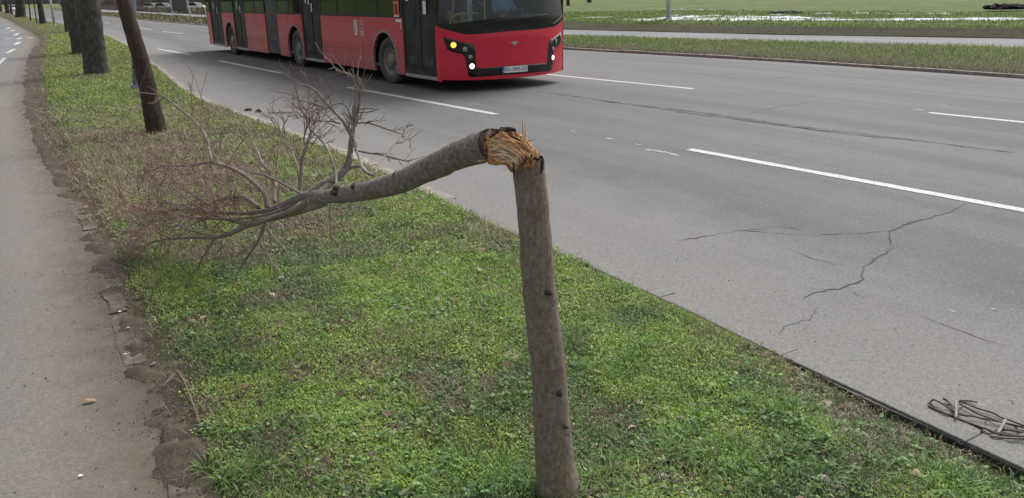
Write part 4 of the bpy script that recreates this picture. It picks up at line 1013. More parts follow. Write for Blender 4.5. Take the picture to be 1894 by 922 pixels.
def bark_flap():
    """dark torn rim of bark: over the bend and round the top of the stump"""
    T = Tubes(); rs = random.Random(5)
    path = [(903, 296), (902, 280), (905, 262), (912, 250), (922, 243), (934, 240), (944, 239), (953, 241)]
    for i in range(6):
        q = [P3(x + rs.uniform(-1.5, 1.5), y + rs.uniform(-1, 1.5), 2.345 - .004 * k_ + rs.uniform(-.01, .01)) - ROOTP for k_, (x, y) in enumerate(path)]
        T.add(*smooth_path(q, [.002, .0035, .0045, .0055, .006, .006, .005, .002], 5), 6, .6, 80)
    for i in range(16):
        x = rs.uniform(918, 953); p = P3(x, 242 + rs.uniform(-1, 3), 2.34) - ROOTP; q = P3(x + rs.uniform(-3, 4), 237 + rs.uniform(-2, 3), 2.34) - ROOTP; T.add([p, (p + q) / 2, q], [.006, .005, .001], 5)
    rim = [(950, 318), (951, 300), (955, 290), (960, 297), (966, 303), (972, 295), (980, 288), (988, 292), (996, 296), (1001, 290), (1005, 300)]
    for i in range(3):
        q = [P3(x + rs.uniform(-1, 1), y + rs.uniform(-1, 2), 2.235 + .02 * abs(k_ - 5) / 5) - ROOTP for k_, (x, y) in enumerate(rim)]
        T.add(*smooth_path(q, [.003] * len(q), 4), 6, .6, 90)
    q = [P3(x, y, 2.245) - ROOTP for x, y in [(1001, 296), (1003, 306), (1002, 316), (1000, 322)]]; T.add(*smooth_path(q, [.003, .005, .005, .001], 4), 6, .6, 80)
    T.build('torn_bark', M['torn'], tree, False)
bark_flap()

# fallen trunk and limbs; every limb is (photograph x, y, forward distance) with a radius in mm
def line(L): return [P3(x, y, Yv) - ROOTP for (x, y, Yv, r) in L], [r / 1000 for (_, _, _, r) in L]
T = Tubes(); a, b = line([(908, 268, 2.385, 50), (890, 273, 2.45, 51), (850, 287, 2.58, 50), (800, 309, 2.76, 47), (745, 335, 3.0, 45.5), (700, 348, 3.2, 45), (660, 356, 3.4, 43), (630, 360, 3.56, 41), (600, 365, 3.75, 33), (575, 370, 3.95, 26)])
a, b = smooth_path(a, b, 8); T.add(a, b, 32, .09, 13, cap=True, jag0=.02)
fallen = T.build('fallen_trunk', M['fallbark'], tree)
for (x, y, Yv, s_) in [(622, 352, 3.54, .022), (617, 358, 3.53, .018), (730, 325, 3.02, .012), (793, 300, 2.74, .010), (700, 356, 3.16, .012), (868, 275, 2.47, .010), (655, 347, 3.37, .016)]:
    p = P3(x, y, Yv - .04) - ROOTP; T = Tubes(); T.add([p + Vector((0, .03, 0)), p, p - Vector((0, .006, 0))], [s_, s_ * .8, s_ * .3], 10, .6, 50); T.build('knot', KN, fallen)
LIMBS = [
 [(606, 362, 3.72, 30), (564, 362, 4.0, 23), (525, 378, 4.25, 18), (486, 391, 4.45, 15), (434, 395, 4.7, 12), (392, 392, 4.9, 10), (340, 387, 5.15, 8), (278, 391, 5.35, 4), (235, 372, 5.5, 2)],
 [(600, 368, 3.74, 24), (575, 370, 3.9, 20), (551, 386, 4.0, 17), (512, 400, 4.2, 14.5), (480, 411, 4.4, 13), (452, 413, 4.5, 12), (421, 407, 4.7, 10), (392, 398, 4.9, 8), (350, 384, 5.1, 6), (300, 372, 5.3, 3)],
 [(600, 374, 3.78, 24), (546, 394, 4.1, 18), (505, 404, 4.3, 17), (460, 417, 4.5, 16), (424, 433, 4.6, 14.5), (392, 440, 4.75, 13), (345, 440, 4.95, 9), (291, 446, 5.05, 7), (252, 461, 5.05, 4), (222, 470, 5.1, 2)],
 [(576, 372, 3.88, 13), (560, 364, 4.05, 11), (530, 385, 4.2, 10), (470, 402, 4.45, 9), (400, 405, 4.75, 8), (355, 402, 4.95, 10), (320, 395, 5.1, 5)],
 [(494, 384, 4.38, 15), (489, 359, 4.42, 14), (459, 329, 4.6, 13), (425, 310, 4.8, 12), (394, 299, 5.0, 11.5), (387, 278, 5.1, 11), (380, 252, 5.2, 9.5), (360, 225, 5.35, 8), (330, 200, 5.5, 7), (300, 178, 5.65, 5), (262, 172, 5.8, 3), (244, 168, 5.9, 2)],
 [(394, 300, 5.0, 8), (370, 303, 5.1, 7), (345, 308, 5.15, 6.5), (300, 306, 5.3, 4.5), (255, 301, 5.5, 2.5)],
 [(479, 384, 4.42, 15), (462, 371, 4.5, 14.5), (449, 364, 4.6, 14), (430, 366, 4.7, 12), (409, 369, 4.8, 10), (395, 374, 4.9, 6)],
 [(507, 376, 4.3, 12), (508, 355, 4.35, 11), (509, 339, 4.4, 10), (498, 318, 4.5, 9), (484, 300, 4.6, 8), (476, 280, 4.7, 6), (466, 258, 4.8, 4), (452, 232, 4.9, 2)],
 [(575, 356, 3.9, 20), (596, 342, 3.92, 20), (614, 334, 3.93, 21), (628, 324, 3.95, 21), (639, 312, 3.97, 19), (646, 297, 3.98, 18), (648, 277, 4.0, 14), (650, 256, 4.0, 12), (655, 230, 4.0, 10), (662, 204, 4.0, 9), (666, 180, 4.0, 8), (665, 168, 4.0, 6), (660, 163, 4.0, 3)],
 [(649, 282, 3.97, 10), (653, 250, 3.97, 8.5), (656, 215, 3.97, 7.5), (657, 185, 3.98, 7), (657, 161, 4.0, 6.5), (655, 148, 4.0, 6), (648, 139, 4.02, 5.5), (635, 134, 4.03, 5), (625, 131, 4.03, 4.5), (617, 124, 4.05, 3), (613, 116, 4.05, 2)],
 [(658, 272, 3.95, 11), (650, 252, 3.95, 10), (638, 230, 3.97, 9), (625, 214, 4.0, 8), (610, 200, 4.0, 7), (598, 185, 4.0, 6.5), (588, 173, 4.0, 6), (576, 163, 4.0, 5.5), (563, 158, 4.0, 4.5), (552, 158, 4.0, 3)],
 [(590, 357, 3.85, 17), (604, 346, 3.9, 17), (622, 330, 3.96, 15), (636, 318, 4.0, 12), (650, 309, 4.0, 9), (668, 308, 4.0, 7)],
 [(693, 325, 3.25, 7), (682, 321, 3.3, 8), (671, 311, 3.5, 8.5), (666, 296, 3.7, 8), (660, 280, 3.85, 7.5), (655, 262, 3.9, 6), (651, 230, 3.95, 5), (653, 195, 3.95, 3)],
 [(656, 278, 3.95, 5), (685, 284, 3.9, 5), (708, 287, 3.85, 4.5), (735, 294, 3.8, 4), (757, 300, 3.8, 2.5)],
 [(662, 228, 3.96, 5), (676, 227, 3.93, 5), (693, 231, 3.9, 4.5), (721, 241, 3.88, 4), (745, 249, 3.86, 2.5)],
 [(693, 323, 3.3, 4.5), (700, 304, 3.4, 4.5), (709, 292, 3.5, 4), (726, 271, 3.6, 3.5), (738, 258, 3.7, 3), (747, 247, 3.75, 1.5)],
 [(664, 202, 3.98, 4), (682, 201, 3.95, 4), (702, 203, 3.93, 2.5)], [(664, 208, 3.98, 4), (676, 208, 3.95, 3.5), (690, 206, 3.93, 3), (701, 200, 3.9, 1.5)],
 [(654, 236, 3.96, 5), (647, 212, 3.97, 5), (640, 197, 3.98, 4.5), (632, 192, 3.98, 4), (621, 193, 3.98, 2)],
 [(630, 229, 4.0, 4.5), (612, 225, 4.0, 4.5), (596, 224, 4.0, 4), (586, 221, 4.02, 2)],
 [(600, 199, 4.0, 5), (584, 193, 4.02, 5), (566, 188, 4.05, 4), (545, 182, 4.08, 2)],
 [(554, 372, 4.15, 13), (555, 345, 4.18, 12), (557, 318, 4.2, 11), (559, 295, 4.22, 10), (567, 270, 4.25, 9), (575, 246, 4.3, 8), (572, 232, 4.3, 6.5), (566, 215, 4.32, 5), (552, 200, 4.35, 4), (540, 192, 4.38, 3), (528, 180, 4.4, 1.5)],
 [(622, 348, 3.6, 6), (621, 318, 3.8, 6.5), (613, 292, 3.95, 6.5), (603, 272, 4.05, 6), (590, 255, 4.15, 6), (577, 242, 4.2, 5.5), (567, 222, 4.25, 5), (560, 205, 4.25, 3)],
 [(567, 270, 4.25, 6), (562, 262, 4.25, 5), (566, 240, 4.25, 5), (573, 225, 4.2, 4), (572, 205, 4.2, 2)],
 [(553, 330, 4.2, 6), (549, 306, 4.25, 6), (538, 280, 4.35, 5.5), (528, 258, 4.45, 5), (514, 232, 4.55, 4), (502, 211, 4.6, 2)],
 [(522, 240, 4.5, 3), (530, 222, 4.5, 3), (540, 206, 4.5, 1.5)],
 [(584, 366, 3.85, 7), (564, 362, 3.95, 7), (540, 349, 4.0, 6.5), (505, 331, 4.1, 6), (485, 323, 4.2, 5), (463, 320, 4.3, 3)],
 [(491, 412, 4.38, 11), (484, 430, 4.40, 10), (476, 448, 4.42, 8), (463, 468, 4.45, 7), (450, 487, 4.47, 6), (438, 510, 4.45, 5), (430, 533, 4.42, 3)],
 [(478, 446, 4.42, 5), (490, 462, 4.40, 4.5), (500, 482, 4.38, 4), (515, 500, 4.3, 3), (525, 525, 4.2, 1.5)],
 [(398, 440, 4.72, 7), (384, 462, 4.72, 6.5), (370, 486, 4.72, 6), (362, 505, 4.7, 5), (356, 528, 4.62, 2.5)],
 [(494, 420, 4.35, 5), (505, 438, 4.3, 5), (518, 452, 4.28, 4.5), (532, 470, 4.25, 4), (544, 490, 4.2, 2.5)],
 [(611, 370, 3.75, 3.5), (610, 395, 3.75, 3), (611, 420, 3.75, 3), (610, 443, 3.75, 2)],
 [(528, 392, 4.2, 4), (534, 410, 4.15, 4), (545, 432, 4.1, 2)],
 [(300, 440, 5.0, 5), (297, 462, 5.0, 4), (288, 492, 4.95, 2)],
 [(420, 397, 4.75, 6), (390, 380, 4.8, 5.5), (356, 360, 4.9, 5), (322, 331, 5.0, 3), (300, 312, 5.1, 1.5)], [(400, 400, 4.8, 5), (360, 378, 4.9, 5), (338, 362, 5.0, 4), (320, 347, 5.05, 2)], [(400, 396, 4.75, 5), (396, 372, 4.75, 4.5), (388, 348, 4.8, 3.5), (380, 322, 4.85, 2)], [(340, 390, 5.1, 5), (315, 374, 5.15, 4.5), (285, 366, 5.25, 3.5), (255, 356, 5.35, 2)], [(392, 436, 4.75, 5), (350, 425, 4.85, 5), (310, 408, 5.0, 4), (275, 398, 5.1, 3), (240, 392, 5.2, 1.5)], [(440, 395, 4.62, 5), (430, 370, 4.65, 4.5), (424, 345, 4.7, 4), (418, 318, 4.75, 2)],
 [(340, 200, 5.45, 4), (328, 180, 5.5, 3.5), (320, 160, 5.5, 2)], [(305, 180, 5.6, 3), (290, 190, 5.6, 3), (272, 192, 5.6, 2)], [(352, 218, 5.4, 4), (358, 200, 5.4, 3), (350, 188, 5.4, 2), (345, 176, 5.4, 1.5)]]
T = Tubes(); paths = []
for L in LIMBS:
    a, b = line(L); a, b = smooth_path(a, b, 6); paths.append((a, b)); T.add(a, b, 10 if b[0] > .01 else 7, .12, 30)
limbs = T.build('limbs', M['limb'], tree)

def twigs():
    rs = random.Random(33); R = Tubes(); D = Tubes(); cnt = [0]
    def twig(p, d, L, r, tub, depth, droop=0.0, wander=.22):
        pts = [p]; m = 6; dd = d.normalized()
        for k_ in range(m):
            dd = (dd + Vector((rs.gauss(0, wander), rs.gauss(0, wander), rs.gauss(0, wander) - droop))).normalized(); q = pts[-1] + dd * L / m
            w_ = q + ROOTP
            if w_.x < float(ex(E_path, w_.y)) + .12: break
            if q.z < .02 - ROOTP.z: q.z = .02 + rs.random() * .02; dd.z = abs(dd.z) * .3
            pts.append(q)
        if len(pts) < 3: return
        m = len(pts) - 1
        rad = [max(.0016, r * (1 - .7 * k_ / m)) for k_ in range(m + 1)]
        tub.add(pts, rad, 4 if r < .003 else 5, cap=False); cnt[0] += 1
        for j in range(1, m):                                          # buds
            if rs.random() < .5: b = pts[j]; tub.add([b, b + Vector((rs.uniform(-.006, .006), rs.uniform(-.006, .006), .004))], [.0022, .0006], 4, cap=False)
        if depth > 0:
            for k_ in range(rs.randint(2, 4)):
                j = rs.randint(1, m - 1); ax = Vector([rs.gauss(0, 1) for _ in range(3)]).normalized(); nd = (dd + ax * .75).normalized()
                twig(pts[j], nd, L * rs.uniform(.4, .7), r * .65, tub, depth - 1, droop, wander)
    LEFT = Vector((-.72, .45, .0))
    # fans of fine reddish twigs at the ends of the low limbs
    for li, n_, L_ in ((0, 22, .60), (1, 19, .55), (2, 26, .62), (3, 13, .5), (5, 7, .4), (6, 10, .42)):
        a, b = paths[li]; m = len(a)
        for i in range(n_):
            j = int(m * (.42 + .57 * rs.random())) if li != 6 else int(m * (.5 + .49 * rs.random())); j = min(j, m - 2); t = (a[j + 1] - a[j]).normalized()
            ax = Vector((rs.gauss(.05, .7), rs.gauss(.1, .7), rs.gauss(.22, .6))); d = (t * .5 + LEFT * .4 + ax * .85)
            twig(a[j], d, L_ * rs.uniform(.5, 1.15), rs.uniform(.0022, .0042), R if rs.random() < .75 else D, 2 if rs.random() < .45 else 1, .02, .12)
    # upward reddish shoots in the middle of the crown
    for li, n_, L_ in ((7, 9, .32), (1, 9, .42), (0, 10, .42), (4, 10, .28), (23, 8, .24), (21, 12, .26), (24, 8, .24), (22, 7, .22)):
        a, b = paths[li]; m = len(a)
        for i in range(n_):
            j = min(m - 2, int(m * (.2 + .78 * rs.random()))); t = (a[j + 1] - a[j]).normalized()
            d = t * .5 + Vector((rs.gauss(-.05, .5), rs.gauss(0, .4), rs.uniform(.15, .9)))
            twig(a[j], d, L_ * rs.uniform(.4, 1.1), rs.uniform(.0018, .0034), R if rs.random() < .7 else D, 1, 0, .16)
    # the upright spray by the road
    for li, n_, L_ in ((8, 13, .24), (9, 6, .14), (10, 9, .2), (12, 6, .2), (13, 6, .14), (14, 5, .12), (15, 5, .12), (19, 5, .14), (20, 6, .14), (11, 5, .15)):
        a, b = paths[li]; m = len(a); lo = .45 if li == 8 else .1
        for i in range(n_):
            j = min(m - 2, int(m * (lo + (1 - lo) * rs.random()))); t = (a[j + 1] - a[j]).normalized()
            sp_ = .25 if li in (8, 9) else .42; d = t * .85 + Vector((rs.gauss(.02, sp_), rs.gauss(0, .35), rs.gauss(.12, sp_)))
            twig(a[j], d, L_ * rs.uniform(.3, 1.1), rs.uniform(.0015, .003), D, 1 if rs.random() < .5 else 0, 0, .13)
    for li, n_, L_ in ((26, 8, .2), (27, 8, .2), (28, 5, .15), (29, 8, .18), (30, 5, .15), (33, 5, .2), (34, 10, .3), (35, 8, .3), (36, 8, .25), (37, 10, .3), (38, 12, .3), (39, 8, .2), (40, 5, .14), (41, 4, .14), (42, 5, .14), (18, 4, .12), (5, 6, .3), (4, 14, .22)):
        a, b = paths[min(li, len(paths) - 1)]; m = len(a)
        for i in range(n_):
            j = min(m - 2, int(m * rs.random())); t = (a[j + 1] - a[j]).normalized(); twig(a[j], t * .6 + Vector([rs.gauss(0, .5) for _ in range(3)]), L_ * rs.uniform(.4, 1.1), rs.uniform(.0014, .0026), D if rs.random() < .6 else R, 0, 0, .15)
    R.build('reddish_twigs', M['redtwig'], tree, False); D.build('grey_twigs', M['twig'], tree, False)
twigs()

# ------------------------------------------------------------------ bundle of canes on the road
def canes():
    Z = lambda x, y, z=.012: G(1700 + x / 8.381, 720 + y / 8.381, z)
    root = empty('cane_bundle', Z(800, 450, 0)); o0 = root.location.copy(); rs = random.Random(2)
    S = [[(140, 230), (190, 170), (240, 165), (350, 230), (500, 320), (640, 390), (900, 440), (1200, 500), (1400, 540), (1600, 590)],
         [(140, 225), (150, 260), (230, 300), (400, 370), (560, 420), (620, 470), (860, 560), (1060, 620), (1200, 690)],
         [(960, 650), (1080, 710), (1180, 750), (1400, 765), (1700, 772)], [(1240, 705), (1400, 720), (1700, 732)],
         [(620, 185), (720, 220), (900, 290), (1150, 380), (1280, 440), (1400, 490), (1600, 560)], [(620, 180), (760, 185), (900, 205)],
         [(640, 230), (720, 275), (900, 380), (1080, 440), (1220, 490), (1350, 530), (1620, 600)], [(370, 150), (450, 190), (520, 270), (550, 380)],
         [(220, 175), (170, 215), (300, 320), (420, 380), (540, 440)], [(1290, 630), (1450, 645), (1600, 665)], [(1490, 590), (1530, 620), (1560, 665)],
         [(700, 260), (640, 300), (600, 370), (640, 400), (760, 420)], [(1060, 625), (1130, 655), (1200, 640)], [(1600, 590), (1720, 620), (1900, 640)], [(1600, 565), (1750, 590), (1950, 600)],
         [(420, 240), (500, 250), (560, 300)], [(600, 450), (700, 500), (900, 590), (1080, 700)]]
    for i, L in enumerate(S):
        T = Tubes(); z = rs.uniform(.004, .016); a, b = smooth_path([Z(x + rs.uniform(-8, 8), y + rs.uniform(-6, 6), z + rs.uniform(0, .01)) - o0 for x, y in L], [rs.uniform(.0035, .005)] * len(L), 4); T.add(a, b, 7, .15, 60)
        T.build('cane', M['wicker'], root)
    for L in ([(572, 190), (575, 300), (570, 450)], [(1335, 485), (1290, 570), (1222, 690)]):
        T = Tubes(); a, b = smooth_path([Z(x, y, .026) - o0 for x, y in L], [.006] * 3, 5); T.add(a, b, 8, .3, 50); T.build('binding', M['binding'], root)
    tag(root, 'flattened bundle of dark bent canes tied twice, lying on the road by the kerb', 'cane bundle')
canes()
#@@PART3
# ------------------------------------------------------------------ people (built with a skinned skeleton)
def skinned(name, joints, edges, mat, parent=None, levels=2):
    me = bpy.data.meshes.new(name); me.from_pydata([j[0] for j in joints], edges, []); me.update()
    o = bpy.data.objects.new(name, me); COL.objects.link(o)
    if parent: o.parent = parent
    me.materials.append(mat)
    sk = o.modifiers.new('skin', 'SKIN'); sk.use_smooth_shade = True
    for i, (co, r) in enumerate(joints):
        v = me.skin_vertices[0].data[i]; v.radius = (r, r) if isinstance(r, (int, float)) else r; v.use_root = (i == 0)
    ss = o.modifiers.new('sub', 'SUBSURF'); ss.levels = ss.render_levels = levels
    return o
def head(parent, mat, hair, at_, face):
    """head with nose, ears, eyes; looks along +x turned by face"""
    bm = bmesh.new(); bmesh.ops.create_uvsphere(bm, u_segments=24, v_segments=18, radius=1)
    for v in bm.verts:
        x, y, z = v.co; tap = 1 - .22 * max(0, -z)
        v.co = Vector((x * .095 * tap, y * .075 * tap, z * .118)); 
        if x > .75: v.co.x += .022 * math.exp(-((z + .1) / .18) ** 2 - (y / .18) ** 2)
        if x > .7: v.co.x -= .010 * math.exp(-((z - .12) / .14) ** 2) * (1 if abs(y) > .2 else .3)
    o = bm_obj('head', bm, mat, parent, True); o.location = at_; o.rotation_euler = (0, 0, face)
    bm = bmesh.new(); bmesh.ops.create_uvsphere(bm, u_segments=24, v_segments=16, radius=1)
    for v in bm.verts:
        x, y, z = v.co; v.co = Vector((x * .1 - .008, y * .082, z * .122 + .008))
        if x > .35 and z < .45: v.co.x = .02
        if z < -.35: v.co.z = -.04
    bm_obj('hair', bm, hair, o, True)
    for y in (-.03, .03):
        bm = bmesh.new(); bmesh.ops.create_uvsphere(bm, u_segments=10, v_segments=8, radius=.011, matrix=Matrix.Translation((.079, y, .012))); bm_obj('eye', bm, M['white'], o, True)
    for y in (-.076, .076):
        bm = bmesh.new(); box(bm, -.015, .015, y - .008, y + .008, -.025, .03, .006); bm_obj('ear', bm, mat, o, True)
    bm = bmesh.new(); box(bm, .078, .088, -.025, .025, -.062, -.052, .004); bm_obj('mouth', bm, M['jacket'], o, True)
    return o
def hand(parent, mat, at_, d, side):
    """palm with four curled fingers and a thumb"""
    d = Vector(d).normalized(); up = Vector((0, 0, 1)); sd = d.cross(up).normalized() * side; J, E_ = [], []
    base = Vector(at_); J.append((base, .028)); J.append((base + d * .045, .032)); E_.append((0, 1))
    for k_ in range(4):
        o_ = sd * (.03 - .02 * k_); L = (.034, .04, .037, .028)[k_]; i = len(J)
        J += [(base + d * .055 + o_, .011), (base + d * (.055 + L) + o_ - up * .012, .0095), (base + d * (.05 + L) + o_ - up * .042, .008), (base + d * .055 + o_ - up * .05, .007)]
        E_ += [(1, i), (i, i + 1), (i + 1, i + 2), (i + 2, i + 3)]
    i = len(J); J += [(base + d * .03 + sd * .045, .012), (base + d * .06 + sd * .055 - up * .02, .0095)]; E_ += [(0, i), (i, i + 1)]
    return skinned('hand', J, E_, mat, parent, 1)

# ------------------------------------------------------------------ the articulated bus
BW = 2.95; BO = G(738, 158); BH = math.radians(-56)
bus = empty('articulated_bus', BO, BH)
tag(bus, 'red articulated city bus with dark doors, headlights on, driving towards the right', 'bus')
SILL = 1.34; ZB = .23
def fs(u, z=.8, off=0.0):
    t = 2 * u / BW - 1; s_ = 1.72 + .42 * (1 - abs(t) ** 2.6) - .07 * max(0, (.42 - z)) ** 1.0 - .10 * max(0, z - 1.3)
    s_ += .018 * math.exp(-((z - .95 + .1 * abs(t)) / .16) ** 2) * (1 - abs(t) ** 4)
    return Vector((s_ + off, u, z))
def vline(u):                                                          # lower edge of the black windscreen band
    u = min(u, BW - u) if u < BW / 2 else u
    K = [(0, 1.20), (.19, 1.13), (.47, 1.05), (.65, 1.055), (1.32, 1.085), (2.12, 1.10), (2.54, 1.13), (2.80, 1.19), (2.95, 1.26)]
    return float(np.interp(u, [a for a, b in K], [b for a, b in K]))
def gline(u): return float(np.interp(u, [0, .14, .56, 1.1, 1.83, 2.95], [1.25, 1.24, 1.29, 1.33, 1.36, 1.40]))
def fgrid(name, f0, f1, mat, nu=64, nz=14, off=0.0, u0=0.0, u1=BW, smooth=True, parent=bus):
    V, F = [], []
    for i in range(nu + 1):
        u = u0 + (u1 - u0) * (.5 - .5 * math.cos(PI * i / nu)) if u1 - u0 > 2 else u0 + (u1 - u0) * i / nu; a, b = f0(u), f1(u)
        for j in range(nz + 1): V.append(fs(u, a + (b - a) * j / nz, off))
    for i in range(nu):
        for j in range(nz): a = i * (nz + 1) + j; F.append((a, a + nz + 1, a + nz + 2, a + 1))
    return mesh_obj(name, V, F, mat, parent, smooth)
front = fgrid('front_panel', lambda u: .205 + .03 * (2 * u / BW - 1) ** 2, vline, M['redfront'])
fgrid('windscreen_surround', vline, gline, M['blackgloss'], nz=5)
ws = fgrid('windscreen', lambda u: gline(u), lambda u: 2.55, M['glass'], nz=8)
fgrid('destination_panel', lambda u: 2.55, lambda u: 2.95, M['blackgloss'], nz=4)
# wipers
T = Tubes()
for (a, b, c) in [((1.15, 1.20), (.75, 1.27), (.18, 1.30)), ((2.35, 1.19), (2.62, 1.30), (2.80, 1.50))]:
    pass
def wiper(pts):
    T = Tubes(); q = [fs(u, z, .02) for u, z in pts]; T.add(*smooth_path(q, [.009] * len(q), 6), 6); return T.build('wiper', M['black'], ws)
wiper([(.50, 1.14), (1.0, 1.28), (1.7, 1.33), (2.3, 1.37)]); wiper([(2.45, 1.17), (2.68, 1.25), (2.86, 1.34)])
# lower grille and headlamp mask: columns of (u, z0, z1), mirrored
K = [(.09, 1.0, 1.02), (.14, .80, 1.0), (.18, .765, .985), (.27, .735, .96), (.37, .71, .93), (.41, .69, .92), (.44, .62, .91), (.465, .45, .90), (.49, .30, .895), (.54, .278, .88), (.60, .275, .86), (.62, .275, .66), (.64, .275, .46), (.68, .275, .435), (1.0, .28, .437), (BW / 2, .28, .44)]
K = K + [(BW - u, a, b) for u, a, b in K[-2::-1]]
kz0 = lambda u: float(np.interp(u, [k_[0] for k_ in K], [k_[1] for k_ in K])); kz1 = lambda u: float(np.interp(u, [k_[0] for k_ in K], [k_[2] for k_ in K]))
V, F = [], []; us = sorted(set([k_[0] for k_ in K] + [float(x) for x in np.linspace(.7, BW - .7, 26)]))
for u in us:
    for j in range(7): V.append(fs(u, kz0(u) + (kz1(u) - kz0(u)) * j / 6, .009))
for i in range(len(us) - 1):
    for j in range(6): a = i * 7 + j; F.append((a, a + 7, a + 8, a + 1))
mask = mesh_obj('grille_trim', V, F, M['blackgloss'], bus, True); s_ = mask.modifiers.new('s', 'SOLIDIFY'); s_.thickness = .016; s_.offset = -1
def lamp(name, u, z, r, mat):
    bm = bmesh.new(); p = fs(u, z, .012); e = .01; n = (fs(u, z + e) - fs(u, z - e)).cross(fs(u + e, z) - fs(u - e, z)); n = n.normalized(); n = n if n.x > 0 else -n
    bmesh.ops.create_uvsphere(bm, u_segments=20, v_segments=12, radius=1, matrix=Matrix.Translation(p) @ n.to_track_quat('Z', 'Y').to_matrix().to_4x4() @ Matrix.Diagonal((r, r, r * .35, 1)))
    o = bm_obj(name, bm, mat, bus, True)
    bm = bmesh.new(); m = bmesh.ops.create_cone(bm, cap_ends=False, segments=24, radius1=r * 1.22, radius2=r * 1.05, depth=.014, matrix=Matrix.Translation(p) @ n.to_track_quat('Z', 'Y').to_matrix().to_4x4()); bm_obj('lamp_ring', bm, M['black'], o)
    return o
lamp('headlight', 0.55, .475, .05, M['headlight']); lamp('headlight', BW - .47, .53, .05, M['headlight'])
lamp('fog_lamp', .525, .645, .042, M['lens']); lamp('fog_lamp', BW - .47, .70, .042, M['lens'])
lamp('high_beam', .43, .785, .050, M['lens']); lamp('high_beam', BW - .37, .84, .048, M['lens'])
lamp('indicator', .24, .87, .052, M['amber']); lamp('indicator', BW - .16, .93, .045, M['lens'])
# emblem: winged badge
def on_front(name, poly, off, mat, parent=bus):
    bm = bmesh.new(); v = [bm.verts.new(fs(u, z, off)) for u, z in poly]; f = bm.faces.new(v)
    r = bmesh.ops.extrude_face_region(bm, geom=[f]); [setattr(q, 'co', q.co + Vector((.008, 0, 0))) for q in r['geom'] if isinstance(q, bmesh.types.BMVert)]
    bmesh.ops.recalc_face_normals(bm, faces=bm.faces); return bm_obj(name, bm, mat, parent)
c = (1.43, .868)
on_front('emblem', [(c[0] + x, c[1] + z) for x, z in [(-.13, -.002), (-.05, .014), (-.05, .035), (0, .022), (.05, .035), (.05, .014), (.13, -.002), (.045, -.012), (.022, -.05), (0, -.03), (-.022, -.05), (-.045, -.012)]][::-1], .004, M['alu'])
# number plate
def text(body, size, mat, parent, loc, rot, name='plate_text', thick=.0006):
    cu = bpy.data.curves.new(name, 'FONT'); cu.body = body; cu.size = size; cu.extrude = thick; cu.align_x = 'CENTER'; cu.align_y = 'CENTER'
    o = bpy.data.objects.new(name, cu); COL.objects.link(o); cu.materials.append(mat); 
    dg = bpy.context.evaluated_depsgraph_get(); me = bpy.data.meshes.new_from_object(o.evaluated_get(dg)); bpy.data.objects.remove(o)
    o = bpy.data.objects.new(name, me); COL.objects.link(o); o.parent = parent; o.location = loc; o.rotation_euler = rot; return o
pc = fs(1.44, .377, .024)
plate = empty('number_plate', pc, 0); plate.parent = bus; plate.rotation_euler = (PI / 2, 0, PI / 2)
bm = bmesh.new(); box(bm, -.31, .31, -.070, .070, -.012, .0, .004); bm_obj('plate_frame', bm, M['black'], plate)
bm = bmesh.new(); box(bm, -.295, .295, -.060, .060, .0, .004, .002); bm_obj('plate_face', bm, M['white'], plate)
bm = bmesh.new(); box(bm, -.294, -.245, -.059, .059, .0045, .006); bm_obj('plate_band', bm, M['euroblue'], plate)
text('BG·1843-ZX', .098, M['ink'], plate, (.025, 0, .006), (0, 0, 0)); text('SRB', .026, M['white'], plate, (-.27, -.03, .0072), (0, 0, 0))

def xpanel(name, outline, y0, y1, mat, parent=bus, bev=0):
    bm = bmesh.new(); a = [bm.verts.new((x, y0, z)) for x, z in outline]; b = [bm.verts.new((x, y1, z)) for x, z in outline]
    bm.faces.new(a); bm.faces.new(b[::-1]); n = len(outline)
    for k_ in range(n): bm.faces.new((a[k_], b[k_], b[(k_ + 1) % n], a[(k_ + 1) % n]))
    bmesh.ops.recalc_face_normals(bm, faces=bm.faces)
    return bm_obj(name, bm, mat, parent)
def rect(x0, x1, z0, z1): return [(x0, z0), (x1, z0), (x1, z1), (x0, z1)]
def arch_outline(x0, x1, zb, zt, c_, r, zc=.47):
    a0 = math.asin((zb - zc) / r); pts = [(x0, zb), (c_ - r * math.cos(a0), zb)]
    for k_ in range(15):
        a = PI - a0 - (PI - 2 * a0) * (k_ + 1) / 16; pts.append((c_ + r * math.cos(a), zc + r * math.sin(a)))
    return pts + [(c_ + r * math.cos(a0), zb), (x1, zb), (x1, zt), (x0, zt)]
def archtrim(c_, r, y, parent, zc=.47):
    bm = bmesh.new(); inn, out = [], []
    for k_ in range(25):
        a = PI * 1.12 - PI * 1.24 * k_ / 24; 
        inn.append((c_ + r * math.cos(a), zc + r * math.sin(a))); out.append((c_ + (r + .05) * math.cos(a), zc + (r + .05) * math.sin(a)))
    for k_ in range(24):
        q = [inn[k_], inn[k_ + 1], out[k_ + 1], out[k_]]; A = [bm.verts.new((x, y, z)) for x, z in q]; B = [bm.verts.new((x, y + .06, z)) for x, z in q]
        bm.faces.new(A); bm.faces.new(B[::-1])
        for e in range(4): bm.faces.new((A[e], B[e], B[(e + 1) % 4], A[(e + 1) % 4]))
    bmesh.ops.remove_doubles(bm, verts=bm.verts, dist=1e-5); bmesh.ops.recalc_face_normals(bm, faces=bm.faces)
    bm_obj('arch_trim', bm, M['arch'], parent)
